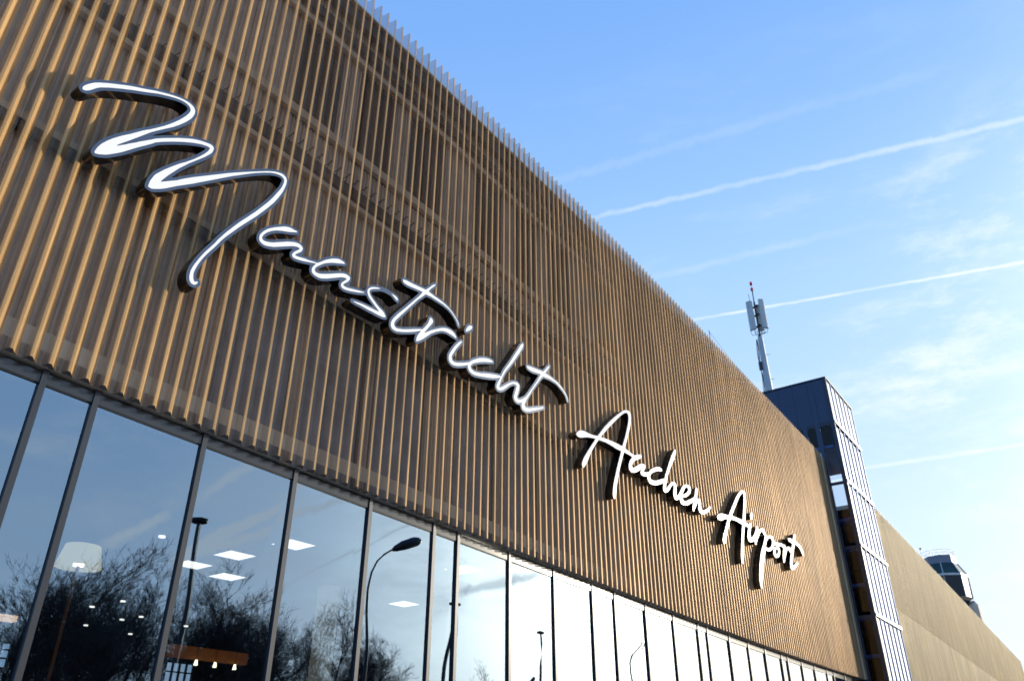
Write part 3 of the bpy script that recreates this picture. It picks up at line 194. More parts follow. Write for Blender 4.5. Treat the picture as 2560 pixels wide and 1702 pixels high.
'airport': [['19818 4770 19806 4780 19781 4815 19767 4850 19761 4880 19755 4960 19772 5055 19811 5160 19944 5415 20017 5545 20098 5661 20268 5877 20450 6070 20588 6193 20760 6365 20793 6405 20851 6490 20938 6583 20973 6601 20998 6607 21018 6606 21050 6580 21068 6555 21078 6554 21188 6601 21328 6646 21443 6672 21558 6687 21608 6687 21668 6676 21703 6664 21735 6640 21750 6620 21758 6600 21759 6555 21745 6510 21715 6460 21675 6410 21618 6358 21543 6304 21438 6241 21364 6205 21248 6159 21083 6113 21008 6098 20913 6088 20748 6093 20733 6088 20548 5810 20388 5606 20277 5440 20097 5155 20023 5015 19923 4850 19868 4777 19848 4768','18473 5233 18463 5241 18456 5275 18450 5365 18467 5450 18492 5525 18541 5645 18706 5985 18934 6440 18936 6450 18933 6455 18868 6458 18838 6453 18708 6453 18678 6457 18633 6458 18603 6453 18508 6452 18483 6448 18433 6447 18208 6422 17998 6384 17898 6287 17681 6030 17563 5881 17378 5628 17330 5580 17293 5549 17268 5538 17233 5529 17190 5550 17179 5565 17175 5585 17191 5635 17217 5685 17247 5730 17301 5800 17610 6140 17701 6250 17765 6320 17775 6340 17753 6342 17598 6306 17503 6276 17348 6209 17273 6184 17208 6168 17108 6153 17038 6153 16983 6169 16968 6181 16966 6200 16981 6225 17058 6281 17173 6336 17278 6371 17338 6386 17458 6407 17738 6443 17888 6468 17908 6475 18030 6590 18410 6930 18613 7117 18738 7222 18876 7330 19068 7461 19218 7546 19273 7571 19358 7601 19483 7627 19553 7627 19593 7616 19610 7605 19628 7585 19639 7555 19639 7530 19630 7490 19538 7255 19486 7135 19218 6600 19223 6594 19268 6588 19548 6583 19568 6593 19623 6647 19653 6664 19708 6676 19718 6673 19727 6665 19734 6620 19719 6580 19703 6554 19631 6465 19607 6430 19566 6355 19547 6310 19536 6275 19530 6225 19537 6190 19548 6174 19563 6174 19613 6199 19758 6279 19853 6339 19928 6393 20005 6460 20053 6507 20103 6546 20134 6595 20164 6665 20193 6686 20248 6702 20268 6702 20279 6695 20308 6655 20318 6630 20318 6615 20303 6565 20308 6559 20408 6619 20498 6664 20608 6706 20713 6736 20813 6752 20858 6752 20893 6746 20928 6734 20958 6705 20961 6690 20958 6665 20927 6605 20918 6596 20883 6579 20833 6568 20823 6569 20743 6614 20668 6646 20628 6634 20543 6591 20423 6511 20321 6435 20103 6252 20083 6234 19953 6088 19928 6074 19878 6058 19843 6058 19832 6070 19847 6145 19868 6200 19868 6210 19853 6206 19780 6165 19683 6116 19618 6089 19523 6059 19433 6043 19343 6043 19303 6056 19277 6080 19265 6120 19271 6170 19287 6220 19306 6265 19347 6335 19396 6405 19459 6480 19462 6490 19448 6492 19423 6488 19358 6487 19333 6483 19158 6477 19138 6471 19107 6430 19059 6350 18899 6045 18803 5805 18732 5640 18683 5495 18656 5430 18618 5365 18548 5258 18523 5243 18488 5233','23148 5939 23103 5954 23086 5970 23077 5985 23076 6030 23099 6100 23122 6145 23182 6235 23261 6340 23404 6515 23406 6520 23403 6525 23353 6528 23293 6543 23258 6559 23213 6594 23163 6607 23148 6604 23083 6571 23018 6531 22968 6492 22830 6370 22660 6205 22627 6185 22533 6048 22493 6029 22433 6018 22418 6022 22410 6035 22405 6105 22417 6170 22431 6205 22477 6290 22562 6430 22639 6535 22638 6545 22523 6548 22493 6543 22393 6542 22083 6488 21918 6468 21848 6468 21813 6474 21763 6490 21758 6495 21757 6505 21768 6517 21783 6526 21848 6551 21878 6557 22013 6568 22468 6637 22528 6643 22728 6642 22773 6666 22818 6677 22843 6676 22850 6665 22850 6590 22835 6540 22838 6531 22918 6576 23053 6641 23153 6676 23223 6692 23308 6703 23358 6702 23403 6697 23443 6686 23463 6676 23478 6664 23495 6640 23503 6637 23530 6660 23603 6742 23663 6803 23745 6895 23756 6915 23754 6920 23748 6921 23643 6913 23478 6913 23448 6917 23403 6918 23358 6933 23341 6945 23332 6970 23343 6987 23383 7011 23468 7037 23593 7052 23823 7072 23878 7073 23898 7078 23909 7085 23925 7105 24045 7225 24148 7312 24188 7331 24238 7342 24253 7340 24259 7330 24265 7285 24258 7255 24243 7225 24218 7189 24141 7100 24137 7090 24140 7085 24233 7082 24258 7078 24348 7077 24468 7067 24588 7047 24673 7026 24728 7006 24783 6979 24809 6960 24850 6925 24898 6857 24910 6820 24909 6780 24904 6765 24868 6710 24843 6699 24823 6698 24808 6703 24743 6748 24675 6815 24623 6856 24558 6899 24503 6921 24398 6947 24318 6957 24183 6957 24158 6953 24053 6947 24013 6940 23908 6823 23781 6690 23508 6366 23437 6260 23399 6185 23381 6125 23380 6090 23383 6079 23388 6075 23398 6077 23928 6323 24008 6343 24051 6340 24056 6330 24053 6323 24019 6285 23988 6258 23908 6204 23713 6104 23518 6014 23408 5974 23328 5953 23228 5938','21608 6034 21563 6046 21518 6073 21500 6100 21496 6115 21496 6140 21510 6180 21553 6237 21603 6282 21658 6321 21733 6361 21793 6386 21993 6451 22063 6467 22113 6464 22133 6454 22183 6439 22208 6415 22219 6385 22220 6355 22201 6300 22163 6248 22118 6203 22073 6169 21943 6101 21813 6054 21708 6033','21785 6130 21798 6125 21808 6127 21883 6164 21958 6218 21998 6258 22016 6285 22024 6310 22024 6345 22010 6370 21998 6377 21968 6379 21848 6341 21813 6321 21771 6290 21733 6252 21713 6220 21711 6205 21714 6195 21726 6175 21750 6150','20786 6160 20798 6158 20848 6172 20908 6182 21038 6193 21118 6209 21208 6234 21318 6286 21404 6340 21448 6373 21480 6405 21523 6465 21543 6505 21549 6535 21541 6565 21523 6584 21488 6596 21408 6597 21328 6581 21278 6566 21223 6544 21143 6504 21043 6441 20948 6367 20846 6245 20797 6180','18141 6515 18148 6512 18173 6513 18288 6532 18518 6557 19013 6590 19078 6695 19126 6780 19306 7120 19358 7245 19423 7425 19430 7465 19421 7490 19403 7506 19373 7517 19353 7517 19328 7509 19233 7456 19113 7376 19036 7320 18788 7112 18600 6940 18400 6765 18188 6567 18146 6525'],['19833 4789 19822 4795 19801 4825 19787 4860 19781 4890 19775 4950 19792 5045 19831 5150 19964 5405 20037 5535 20118 5651 20286 5865 20460 6050 20598 6173 20780 6355 20813 6395 20871 6480 20948 6562 20983 6581 21008 6584 21035 6565 21053 6533 21073 6528 21198 6581 21338 6626 21453 6652 21568 6667 21598 6667 21658 6656 21693 6644 21719 6625 21738 6590 21738 6560 21713 6500 21660 6425 21608 6378 21548 6334 21423 6259 21354 6225 21238 6179 21073 6133 20998 6118 20903 6108 20763 6113 20738 6117 20721 6110 20528 5820 20368 5616 20257 5450 20077 5165 20003 5025 19903 4860 19859 4800 19848 4792','18488 5258 18481 5265 18476 5285 18470 5355 18487 5440 18512 5515 18561 5635 18726 5975 18956 6435 18959 6460 18948 6475 18858 6478 18828 6473 18718 6473 18688 6477 18623 6478 18593 6473 18498 6472 18473 6468 18423 6467 18198 6442 17988 6404 17878 6297 17661 6040 17543 5891 17360 5640 17284 5570 17243 5553 17228 5554 17208 5565 17199 5575 17198 5585 17207 5615 17233 5667 17277 5735 17321 5790 17593 6088 17721 6240 17785 6310 17803 6335 17803 6355 17793 6365 17768 6367 17588 6326 17493 6296 17338 6229 17263 6204 17198 6188 17103 6173 17053 6173 16998 6188 16991 6195 16991 6200 17013 6222 17078 6266 17183 6316 17288 6351 17353 6367 17468 6387 17748 6423 17898 6448 17918 6455 18040 6570 18658 7127 18888 7311 19076 7440 19153 7486 19228 7526 19323 7566 19428 7596 19493 7607 19543 7607 19584 7595 19608 7576 19618 7550 19619 7540 19608 7495 19491 7200 19229 6670 19192 6605 19190 6595 19193 6585 19203 6575 19258 6568 19423 6568 19453 6563 19553 6563 19578 6573 19643 6634 19668 6646 19693 6652 19708 6647 19713 6625 19696 6585 19587 6440 19541 6355 19522 6305 19511 6255 19511 6205 19522 6170 19543 6150 19553 6148 19568 6151 19698 6219 19848 6309 19938 6373 20015 6440 20063 6487 20119 6530 20154 6585 20182 6650 20203 6666 20258 6681 20278 6660 20293 6636 20295 6620 20290 6595 20277 6565 20276 6545 20283 6533 20298 6528 20313 6533 20418 6599 20508 6644 20603 6681 20683 6706 20778 6727 20843 6732 20883 6726 20913 6716 20928 6707 20938 6695 20938 6675 20908 6619 20878 6601 20848 6593 20818 6596 20753 6634 20673 6667 20653 6666 20623 6656 20533 6611 20413 6531 20311 6455 20068 6252 19939 6105 19918 6094 19868 6079 19862 6080 19857 6090 19867 6135 19900 6215 19894 6235 19878 6242 19868 6240 19773 6186 19673 6136 19548 6089 19488 6073 19428 6063 19353 6063 19313 6076 19294 6095 19286 6130 19292 6165 19317 6235 19352 6300 19387 6355 19436 6420 19489 6480 19494 6490 19493 6505 19483 6515 19468 6517 19413 6508 19148 6497 19128 6491 19107 6470 19062 6400 18881 6060 18783 5815 18712 5650 18663 5505 18639 5445 18598 5375 18533 5275 18518 5264','23158 5959 23113 5974 23097 5995 23097 6025 23119 6090 23142 6135 23203 6226 23281 6330 23429 6510 23434 6530 23423 6545 23363 6548 23313 6559 23268 6579 23223 6614 23173 6627 23143 6626 23073 6591 23008 6551 22958 6512 22820 6390 22650 6225 22610 6200 22518 6065 22483 6049 22443 6041 22433 6045 22431 6050 22428 6105 22432 6140 22447 6185 22477 6245 22572 6405 22628 6486 22663 6530 22664 6550 22658 6562 22648 6567 22633 6568 22513 6568 22483 6563 22388 6562 22073 6508 21913 6488 21863 6488 21823 6494 21803 6505 21811 6515 21888 6537 22023 6548 22478 6617 22538 6623 22698 6623 22733 6618 22778 6644 22818 6655 22828 6651 22830 6645 22830 6600 22823 6570 22805 6525 22811 6510 22828 6503 22843 6505 22925 6555 23063 6621 23163 6656 23233 6672 23313 6682 23393 6677 23448 6659 23465 6645 23483 6618 23493 6613 23508 6613 23520 6620 23550 6650 23735 6850 23783 6910 23783 6930 23773 6940 23758 6943 23633 6933 23488 6933 23458 6937 23413 6938 23363 6955 23357 6965 23362 6975 23418 7001 23478 7017 23603 7032 23833 7052 23888 7053 23908 7058 23925 7070 23945 7095 24053 7202 24133 7272 24168 7299 24223 7317 24234 7315 24240 7305 24243 7285 24236 7260 24223 7235 24198 7199 24117 7105 24110 7085 24118 7068 24133 7063 24338 7057 24458 7047 24578 7027 24663 7006 24713 6989 24779 6955 24829 6915 24879 6845 24889 6815 24886 6780 24854 6730 24828 6719 24753 6768 24685 6835 24633 6876 24568 6919 24513 6941 24408 6967 24328 6977 24173 6977 24148 6973 24048 6967 24003 6960 23888 6833 23761 6700 23488 6376 23417 6270 23381 6200 23367 6160 23360 6120 23363 6065 23378 6053 23403 6054 23933 6301 24003 6320 24011 6315 24003 6301 23953 6259 23848 6196 23703 6124 23508 6034 23398 5994 23318 5973 23218 5958','21618 6054 21578 6064 21537 6085 21522 6105 21516 6125 21517 6135 21530 6170 21573 6227 21613 6262 21668 6301 21743 6341 21803 6366 22003 6431 22048 6442 22078 6447 22098 6446 22118 6435 22169 6420 22188 6405 22198 6380 22199 6360 22178 6305 22150 6265 22120 6235 22063 6189 21933 6121 21803 6074 21703 6053','21786 6105 21813 6104 21893 6144 21968 6198 22020 6250 22036 6275 22043 6295 22045 6345 22038 6370 22018 6392 21983 6402 21968 6402 21838 6361 21803 6341 21758 6307 21711 6260 21697 6240 21691 6220 21691 6195 21696 6180 21708 6163 21743 6128','20767 6130 20783 6128 20833 6146 20883 6157 21048 6173 21128 6189 21218 6214 21333 6269 21398 6309 21458 6353 21498 6393 21523 6425 21546 6460 21564 6500 21570 6540 21558 6580 21538 6601 21498 6616 21398 6617 21318 6601 21268 6586 21213 6564 21128 6521 21031 6460 20943 6392 20918 6367 20826 6255 20762 6170 20756 6145','18123 6490 18148 6488 18298 6512 18473 6532 18628 6543 18653 6547 18698 6548 18723 6552 18773 6553 18798 6557 19013 6568 19028 6573 19053 6610 19146 6770 19304 7065 19346 7155 19443 7415 19449 7440 19450 7475 19438 7506 19413 7526 19383 7537 19348 7537 19323 7531 19223 7476 19103 7396 19026 7340 18778 7132 18273 6677 18116 6525 18111 6505'],],
'dot2': [['19763 6799 19752 6815 19746 6850 19746 6895 19758 6921 19786 6955 19858 7026 19908 7047 19933 7048 19943 7044 19977 7010 19989 6985 19987 6965 19973 6939 19928 6889 19853 6820 19823 6805 19803 6800'],['19783 6819 19773 6826 19766 6860 19766 6885 19778 6911 19823 6963 19877 7010 19913 7026 19923 7027 19933 7022 19958 6998 19965 6985 19963 6965 19953 6949 19848 6843 19813 6825'],],
}
SUNE=4.5
SKYT=(1,1,1)

# ---------------------------------------------------------------- ground
g=MB(); g.quad((-3000,-3000,0),(3000,-3000,0),(3000,3000,0),(-3000,3000,0)); tag(g.build('ground',M_asph),kind='structure')
g=MB()
for i in range(-9,64):
    a,b=i*.5,(i+1)*.5
    g.quad(W(a,4.2,.12),W(b,4.2,.12),W(b,-.05,.12),W(a,-.05,.12)); g.quad(W(a,4.2,0),W(b,4.2,0),W(b,4.2,.12),W(a,4.2,.12))
tag(g.build('pavement',M_pave),kind='structure')

# ---------------------------------------------------------------- terminal building
B=thing('terminal_building','long terminal building clad in gold perforated ribbed screen above a tall glass shopfront','building',W(12,-.3,0))
inv=B.location.copy()
def part(mb,name,m,parent=B,smooth=False,mats=None):
    o=mb.build(name,m,None,smooth,mats); o.parent=parent
    o.matrix_parent_inverse=root_inv(parent); return o
from mathutils import Matrix
def root_inv(p):
    q=p; M=Matrix.Identity(4)
    chain=[]
    while q: chain.append(q); q=q.parent
    # every ancestor here is either an unrotated empty or a mesh at origin whose own inverse cancels its parent
    top=chain[-1]
    if len(chain)==1: return Matrix.Translation(-top.location)
    return Matrix.Identity(4)

FL,FD=.02,.136
def rib_profile(s):      # one period starting at the front left corner
    return [(s-.020,0.0),(s-.006,.122),(s+.001,.134),(s+.028,.136),(s+.125,0.0),(s+.180,0.0)]
def screen_panel(k0,n,Wf,zb,zt,parent,gap=True,name='screen_panel',base=True):
    m=MB(); prof=[]
    for k in range(n):
        s=(k0+k)*P
        pr=rib_profile(s)
        if k==n-1 and gap: pr=pr[:-1]+[(s+.150,0.0),(s+.150,-.04)]
        if k==0 and gap: pr=[(s-.020,-.05)]+pr
        if prof and abs(prof[-1][0]-pr[0][0])<1e-6: pr=pr[1:]
        prof+=pr
    vb=[]; 
    for s,d in prof: vb.append(Wf(s,d,zb(s)))
    vm=[Wf(s,d,zb(s)+.5*(zt(s)-zb(s))) for s,d in prof]
    vt=[Wf(s,d,zt(s)) for s,d in prof]
    n0=len(prof); m.v=vb+vm+vt
    for i in range(n0-1):
        m.f.append((i,i+1,n0+i+1,n0+i)); m.f.append((n0+i,n0+i+1,2*n0+i+1,2*n0+i)); m.mi+=[0,0]
    m.mi=[]
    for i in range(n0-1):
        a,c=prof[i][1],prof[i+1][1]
        front=(a>.11 and c>.13) or (a>.13 and c<.01)  # sunward faces get the bright gold, left flanks and valleys the painted shade
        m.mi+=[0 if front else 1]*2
    o=m.build(name,mats=[M_gold,M_gold_shade]); o.parent=parent; o.matrix_parent_inverse=root_inv(parent)
    if base:
        m=MB()
        for k in range(n):
            s=(k0+k)*P; z=lambda q: zb(q)
            # perforated closure plate along the foot of the screen and grey rib ends
            m.cur=0
            m.quad(Wf(s-.020,.002,z(s)+.004),Wf(s+.18,.002,z(s+.18)+.004),Wf(s+.18,-.17,z(s+.18)+.004),Wf(s-.020,-.17,z(s)+.004))
            m.cur=1
            m.poly([Wf(s-.018,.004,z(s)+.012),Wf(s+.002,.132,z(s)+.012),Wf(s+.030,.132,z(s+.03)+.012),Wf(s+.12,.004,z(s+.12)+.012)])
            m.cur=0
        e=m.build('foot_plate',None,None,False,[M_base,M_side]); e.parent=o; e.matrix_parent_inverse=Matrix.Identity(4)
        m=MB(); a=k0*P-.02; q=(k0+n)*P-.03
        m.quad(Wf(a,-.06,zb(a)+.20),Wf(q,-.06,zb(q)+.20),Wf(q,-.06,zb(q)+.42),Wf(a,-.06,zb(a)+.42))
        e=m.build('foot_liner',M_base); e.parent=o; e.matrix_parent_inverse=Matrix.Identity(4)
    return o
k=-23
while k*P<S1-.3:
    n=min(8,int(round((S1-k*P)/P)))
    screen_panel(k,n,W,ZB,ZT,B); k+=8
SE=31.4   # right hand end of the screen
m=MB(); m.box(0,0,0,0,0,0); m=MB()
m.hexa([W(SE-.02,-.05,ZB(SE)),W(SE+.02,-.05,ZB(SE)),W(SE+.02,.14,ZB(SE)),W(SE-.02,.14,ZB(SE)),W(SE-.02,-.05,ZT(SE)),W(SE+.02,-.05,ZT(SE)),W(SE+.02,.14,ZT(SE)),W(SE-.02,.14,ZT(SE))])
part(m,'screen_end_trim',M_rail)

def strip(m,s0,s1,d0,d1,zf0,zf1,step=1.0):
    n=max(1,int(math.ceil((s1-s0)/step)))
    for i in range(n):
        a=s0+(s1-s0)*i/n; b=s0+(s1-s0)*(i+1)/n
        m.hexa([W(a,d0,zf0(a)),W(b,d0,zf0(b)),W(b,d1,zf0(b)),W(a,d1,zf0(a)),W(a,d0,zf1(a)),W(b,d0,zf1(b)),W(b,d1,zf1(b)),W(a,d1,zf1(a))])
H=lambda h,o=0:(lambda s:ZH(s,h)+o)
# rails between screen and wall
for nm,h,t,d0,d1,mm in (('sill_rail',.622,.16,-.30,-.22,M_rail),('upper_rail',.855,.13,-.30,-.22,M_rail),('upper_rail',.885,.22,-.27,-.20,M_raild),('middle_rail',.528,.22,-.28,-.19,M_raild),('middle_rail',.512,.09,-.30,-.20,M_rail),('lower_rail',.300,.10,-.30,-.20,M_rail),('lower_rail',.285,.12,-.28,-.19,M_raild),('roof_edge_rail',.945,.33,-.30,-.16,M_raild),('roof_edge_rail',.980,.05,-.30,-.10,M_rail)):
    m=MB(); strip(m,S0,S1,d0,d1,H(h),H(h,t)); part(m,nm,mm)
# small diagonal brackets on the middle rail, one per rib
m=MB()
for k in range(-23,157):
    s=k*P+.06
    for a,b in (((s,-.19,.55),(s+.05,-.01,.556)),((s+.05,-.19,.545),(s,-.01,.553))):
        p=Vector(W(a[0],a[1],ZH(s,a[2]))); q=Vector(W(b[0],b[1],ZH(s,b[2]))); m.tube([p,q],.008,4)
o=part(m,'bracket_row',M_raild); o['kind']='stuff'
# back wall: corrugated, with window openings
WIN=[(2.10,3.08),(3.50,4.48),(4.90,5.93),(6.95,7.92),(8.36,9.33),(9.78,10.80),(12.05,13.02),(13.45,14.42),(14.85,15.85),(17.2,18.2),(18.6,19.6),(20.9,21.9),(22.3,23.3),(24.7,25.7),(26.1,27.1)]
LOWIN=[(1.72,2.98),(3.14,4.38),(4.55,5.78),(6.56,7.80),(7.97,9.20),(9.38,10.6),(11.66,12.88),(13.05,14.28),(14.45,15.66),(16.4,17.67),(17.84,19.05),(19.22,20.4)]
def corr(m,s0,s1,h0,h1):
    p=.075; n=max(1,int(round((s1-s0)/p))); pts=[]
    for i in range(n):
        a=s0+(s1-s0)*i/n; w=(s1-s0)/n
        pts+=[(a,-.36),(a+w*.45,-.36),(a+w*.55,-.325),(a+w*.9,-.325)]
    pts.append((s1,-.36)); k0=len(m.v)
    m.v+=[W(s,d,ZH(s,h0)) for s,d in pts]+[W(s,d,ZH(s,h1)) for s,d in pts]; q=len(pts)
    for i in range(q-1): m.f.append((k0+i,k0+i+1,k0+q+i+1,k0+q+i)); m.mi.append(0)
m=MB()
corr(m,S0,S1,.30,.62); corr(m,S0,S1,.855,.978)
def between(lst,h0,h1):
    s=S0
    for a,b in lst: 
        if a-s>.05: corr(m,s,a,h0,h1)
        s=b
    if S1-s>.05: corr(m,s,S1,h0,h1)
between(WIN,.62,.855); between(LOWIN,-.01,.30)
part(m,'back_wall',M_back)
def win(a,b,h0,h1,nm,gm=None):
    m=MB(); m.quad(W(a,-.38,ZH(a,h0)),W(b,-.38,ZH(b,h0)),W(b,-.38,ZH(b,h1)),W(a,-.38,ZH(a,h1)))
    o=part(m,nm,gm or M_glass2)
    m=MB()
    for x0,x1 in ((a,a+.05),(b-.05,b)): strip(m,x0,x1,-.44,-.35,H(h0),H(h1))
    strip(m,a+.05,b-.05,-.44,-.355,H(h0),H(h0,.05)); strip(m,a+.05,b-.05,-.44,-.355,H(h1,-.05),H(h1))
    f=m.build('window_frame',M_post); f.parent=o
    return o
for a,b in WIN: win(a,b,.625,.853,'upper_window')
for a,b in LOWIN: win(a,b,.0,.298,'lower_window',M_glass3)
# dark liner behind the windows and the building body
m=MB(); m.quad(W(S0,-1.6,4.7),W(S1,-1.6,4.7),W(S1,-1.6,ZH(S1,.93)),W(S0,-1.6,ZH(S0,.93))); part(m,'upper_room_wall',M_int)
for s in [S0+i*.9 for i in range(41)]:
    if s<S1-.1: m=MB(); strip(m,s,s+.06,-.32,-.02,H(.0,.01),H(.0,.07)); part(m,'screen_foot_bracket',M_post)
m=MB(); m.hexa([W(S0,-16,ZH(S0,.93)),W(S1,-16,ZH(S1,.93)),W(S1,-.32,ZH(S1,.93)),W(S0,-.32,ZH(S0,.93)),W(S0,-16,ZH(S0,.95)),W(S1,-16,ZH(S1,.95)),W(S1,-.32,ZH(S1,.95)),W(S0,-.32,ZH(S0,.95))]); part(m,'roof',M_roof)
m=MB(); m.hexa([W(S1-.1,-16,0),W(S1,-16,0),W(S1,-.14,0),W(S1-.1,-.14,0),W(S1-.1,-16,ZH(S1,.93)),W(S1,-16,ZH(S1,.93)),W(S1,-.14,ZH(S1,.93)),W(S1-.1,-.14,ZH(S1,.93))]); part(m,'side_wall',M_post)
m=MB(); m.hexa([W(S0,-16,0),W(S0+.1,-16,0),W(S0+.1,-.14,0),W(S0,-.14,0),W(S0,-16,ZH(S0,.93)),W(S0+.1,-16,ZH(S0,.93)),W(S0+.1,-.14,ZH(S0,.93)),W(S0,-.14,ZH(S0,.93))]); part(m,'side_wall',M_post)
# soffit under the cavity
m=MB(); strip(m,S0,S1,-.5,-.16,H(0,-.03),H(0,-.005)); part(m,'soffit',M_post)
# curtain wall
MUL=[-4.56,-3.15,-1.75,-.34,.24,1.63,3.05,4.46,5.87,6.47,7.88,9.29,10.68,11.58,12.96,14.36,15.74,16.31,17.75,19.13,20.48,21.9,22.49,23.89,25.26,26.69,27.53,29.01,30.40,31.3]
GT=lambda s:ZB(s)-.155
for s in MUL:
    m=MB()
    zt=lambda q:ZB(q)-.008
    m.cur=0; m.hexa([W(s-.033,-.034,.12),W(s+.033,-.034,.12),W(s+.033,-.028,.12),W(s-.033,-.028,.12),W(s-.033,-.034,zt(s)),W(s+.033,-.034,zt(s)),W(s+.033,-.028,zt(s)),W(s-.033,-.028,zt(s))])
    m.cur=1; m.hexa([W(s-.029,-.25,.12),W(s+.030,-.25,.12),W(s+.030,-.034,.12),W(s-.029,-.034,.12),W(s-.029,-.25,zt(s)),W(s+.030,-.25,zt(s)),W(s+.030,-.034,zt(s)),W(s-.029,-.034,zt(s))])
    part(m,'mullion',None,mats=[M_mull,M_mside])
for a,b in zip(MUL,MUL[1:]):
    a+=.031;b-=.030
    m=MB(); 
    jit=lambda: random.uniform(-.004,.004)
    m.quad(W(a,-.068+jit(),.2),W(b,-.068+jit(),.2),W(b,-.068+jit(),GT(b)-.012),W(a,-.068+jit(),GT(a)-.012)); part(m,'window_pane',M_glass)
    m=MB(); m.cur=0; strip(m,a,b,-.10,-.048,lambda q:GT(q),lambda q:ZB(q)-.035)
    m.cur=1; strip(m,a,b,-.11,-.055,lambda q:GT(q)-.014,GT)
    part(m,'transom',None,mats=[M_trans,M_gask])
    m=MB(); strip(m,a,b,-.11,-.05,lambda q:.12,lambda q:.2); part(m,'bottom_rail',M_gask)
# interior of the ground floor hall
CE=4.7
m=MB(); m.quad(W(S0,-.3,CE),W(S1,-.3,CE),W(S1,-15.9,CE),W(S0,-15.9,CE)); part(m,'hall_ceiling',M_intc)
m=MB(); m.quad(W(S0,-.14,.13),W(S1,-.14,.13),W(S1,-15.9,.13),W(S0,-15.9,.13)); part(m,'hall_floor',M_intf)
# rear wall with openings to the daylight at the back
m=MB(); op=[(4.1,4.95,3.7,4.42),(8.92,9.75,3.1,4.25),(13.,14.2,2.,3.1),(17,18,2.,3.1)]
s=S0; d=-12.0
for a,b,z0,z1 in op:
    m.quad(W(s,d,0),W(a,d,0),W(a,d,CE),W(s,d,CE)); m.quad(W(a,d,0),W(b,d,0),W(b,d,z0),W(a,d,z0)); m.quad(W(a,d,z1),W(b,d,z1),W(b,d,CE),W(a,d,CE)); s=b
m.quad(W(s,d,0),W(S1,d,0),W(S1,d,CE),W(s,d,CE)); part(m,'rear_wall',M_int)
for a,b,z0,z1 in op:
    m=MB()
    for i in range(5):
        x=a+(b-a)*i/4; m.box(0,0,0,0,0,0) if 0 else None
        m.hexa([W(x-.02,d-.03,z0),W(x+.02,d-.03,z0),W(x+.02,d+.03,z0),W(x-.02,d+.03,z0),W(x-.02,d-.03,z1),W(x+.02,d-.03,z1),W(x+.02,d+.03,z1),W(x-.02,d+.03,z1)])
    for i in range(1,4):
        z=z0+(z1-z0)*i/4
        m.hexa([W(a,d-.025,z-.015),W(b,d-.025,z-.015),W(b,d+.025,z-.015),W(a,d+.025,z-.015),W(a,d-.025,z+.015),W(b,d-.025,z+.015),W(b,d+.025,z+.015),W(a,d+.025,z+.015)])
    part(m,'rear_window_grid',M_post)
# column in the hall
m=MB(); cx,cy,_=W(6.45,-3.1,0)
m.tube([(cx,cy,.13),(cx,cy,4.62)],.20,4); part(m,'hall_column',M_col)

# ---------------------------------------------------------------- ceiling lights inside
def rel(X,Y): return (X,Y)
sq=[(-4.42,12.65),(-5.03,14.2),(-5.33,13.3),(-3.32,11.98),(-.82,13.62),(-2.2,16.7)]
nm6=['behind the fourth pane, highest of its group','behind the fourth pane, lowest of its group','cut by the mullion left of the fourth pane','cut by the mullion left of the fifth pane','cut by the mullion right of the narrow pane','low behind the sixth pane']
hx,hy=math.cos(H0),math.sin(H0)
for (X,Y),t in zip(sq,nm6):
    r=.24
    X2,Y2=X,Y
    o=thing('ceiling_light','square white ceiling light '+t,'ceiling light',(X2,Y2,CE-.03),'square ceiling lights in the hall')
    m=MB()
    c=[(-r,-r),(r,-r),(r,r),(-r,r)]
    f=lambda u,v,z:(u*hx-v*hy,u*hy+v*hx,z)
    m.poly([f(u,v,-.002) for u,v in c]); a=m.build('diffuser',M_light); a.parent=o
    m=MB(); 
    for u0,u1,v0,v1 in ((-r-.02,-r,-r,r),(r,r+.02,-r,r),(-r-.02,r+.02,-r-.02,-r),(-r-.02,r+.02,r,r+.02)):
        m.hexa([f(u0,v0,-.01),f(u1,v0,-.01),f(u1,v1,-.01),f(u0,v1,-.01),f(u0,v0,.025),f(u1,v0,.025),f(u1,v1,.025),f(u0,v1,.025)])
    a=m.build('frame',M_ledge); a.parent=o
dl=[(-7.9,16.56),(-8.81,17.16),(-8.86,18.72),(-8.27,18.35),(-10.05,19.5),(-9.55,20.8),(-7.72,19.6),(-5.18,11.6)]
dn=['upper left of the cluster','far left of the cluster','middle left of the cluster','right of the cluster','lowest left of the cluster','lowest of the cluster','alone beside the mullion','alone high against the sky reflection']
for (X,Y),t in zip(dl,dn):
    m=MB(); m.tube([(X,Y,CE-.03),(X,Y,CE-.005)],.05,12); o=m.build('downlight',M_light); tag(o,'small round white downlight behind the third pane, '+t,'downlight','round downlights in the hall')
# floor lamp with a glowing shade
fx,fy,_=W(1.85,-3.0,0)
o=thing('floor_lamp','tall floor lamp with glowing cream shade behind the glass at far left','lamp',(fx,fy,.13))
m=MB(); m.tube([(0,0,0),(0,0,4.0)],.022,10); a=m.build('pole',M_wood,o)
m=MB(); m.tube([(0,0,0),(0,0,.04)],.22,24); a=m.build('base',M_post,o)
m=MB(); m.tube([(0,0,3.98),(0,0,4.28)],[.30,.23],28,False); a=m.build('lamp_shade',M_shade,o,True)
m=MB(); m.tube([(0,0,4.0),(0,0,4.06)],.07,14); a=m.build('bulb',M_warm,o)
m=MB(); m.hexa([W(1.4,-8,4.04),W(3.2,-8,4.04),W(3.2,-7.8,4.04),W(1.4,-7.8,4.04),W(1.4,-8,4.14),W(3.2,-8,4.14),W(3.2,-7.8,4.14),W(1.4,-7.8,4.14)])
tag(m.build('lit_shelf',M_warm2),'long warm lit shelf edge at the far left behind the glass','shelf')
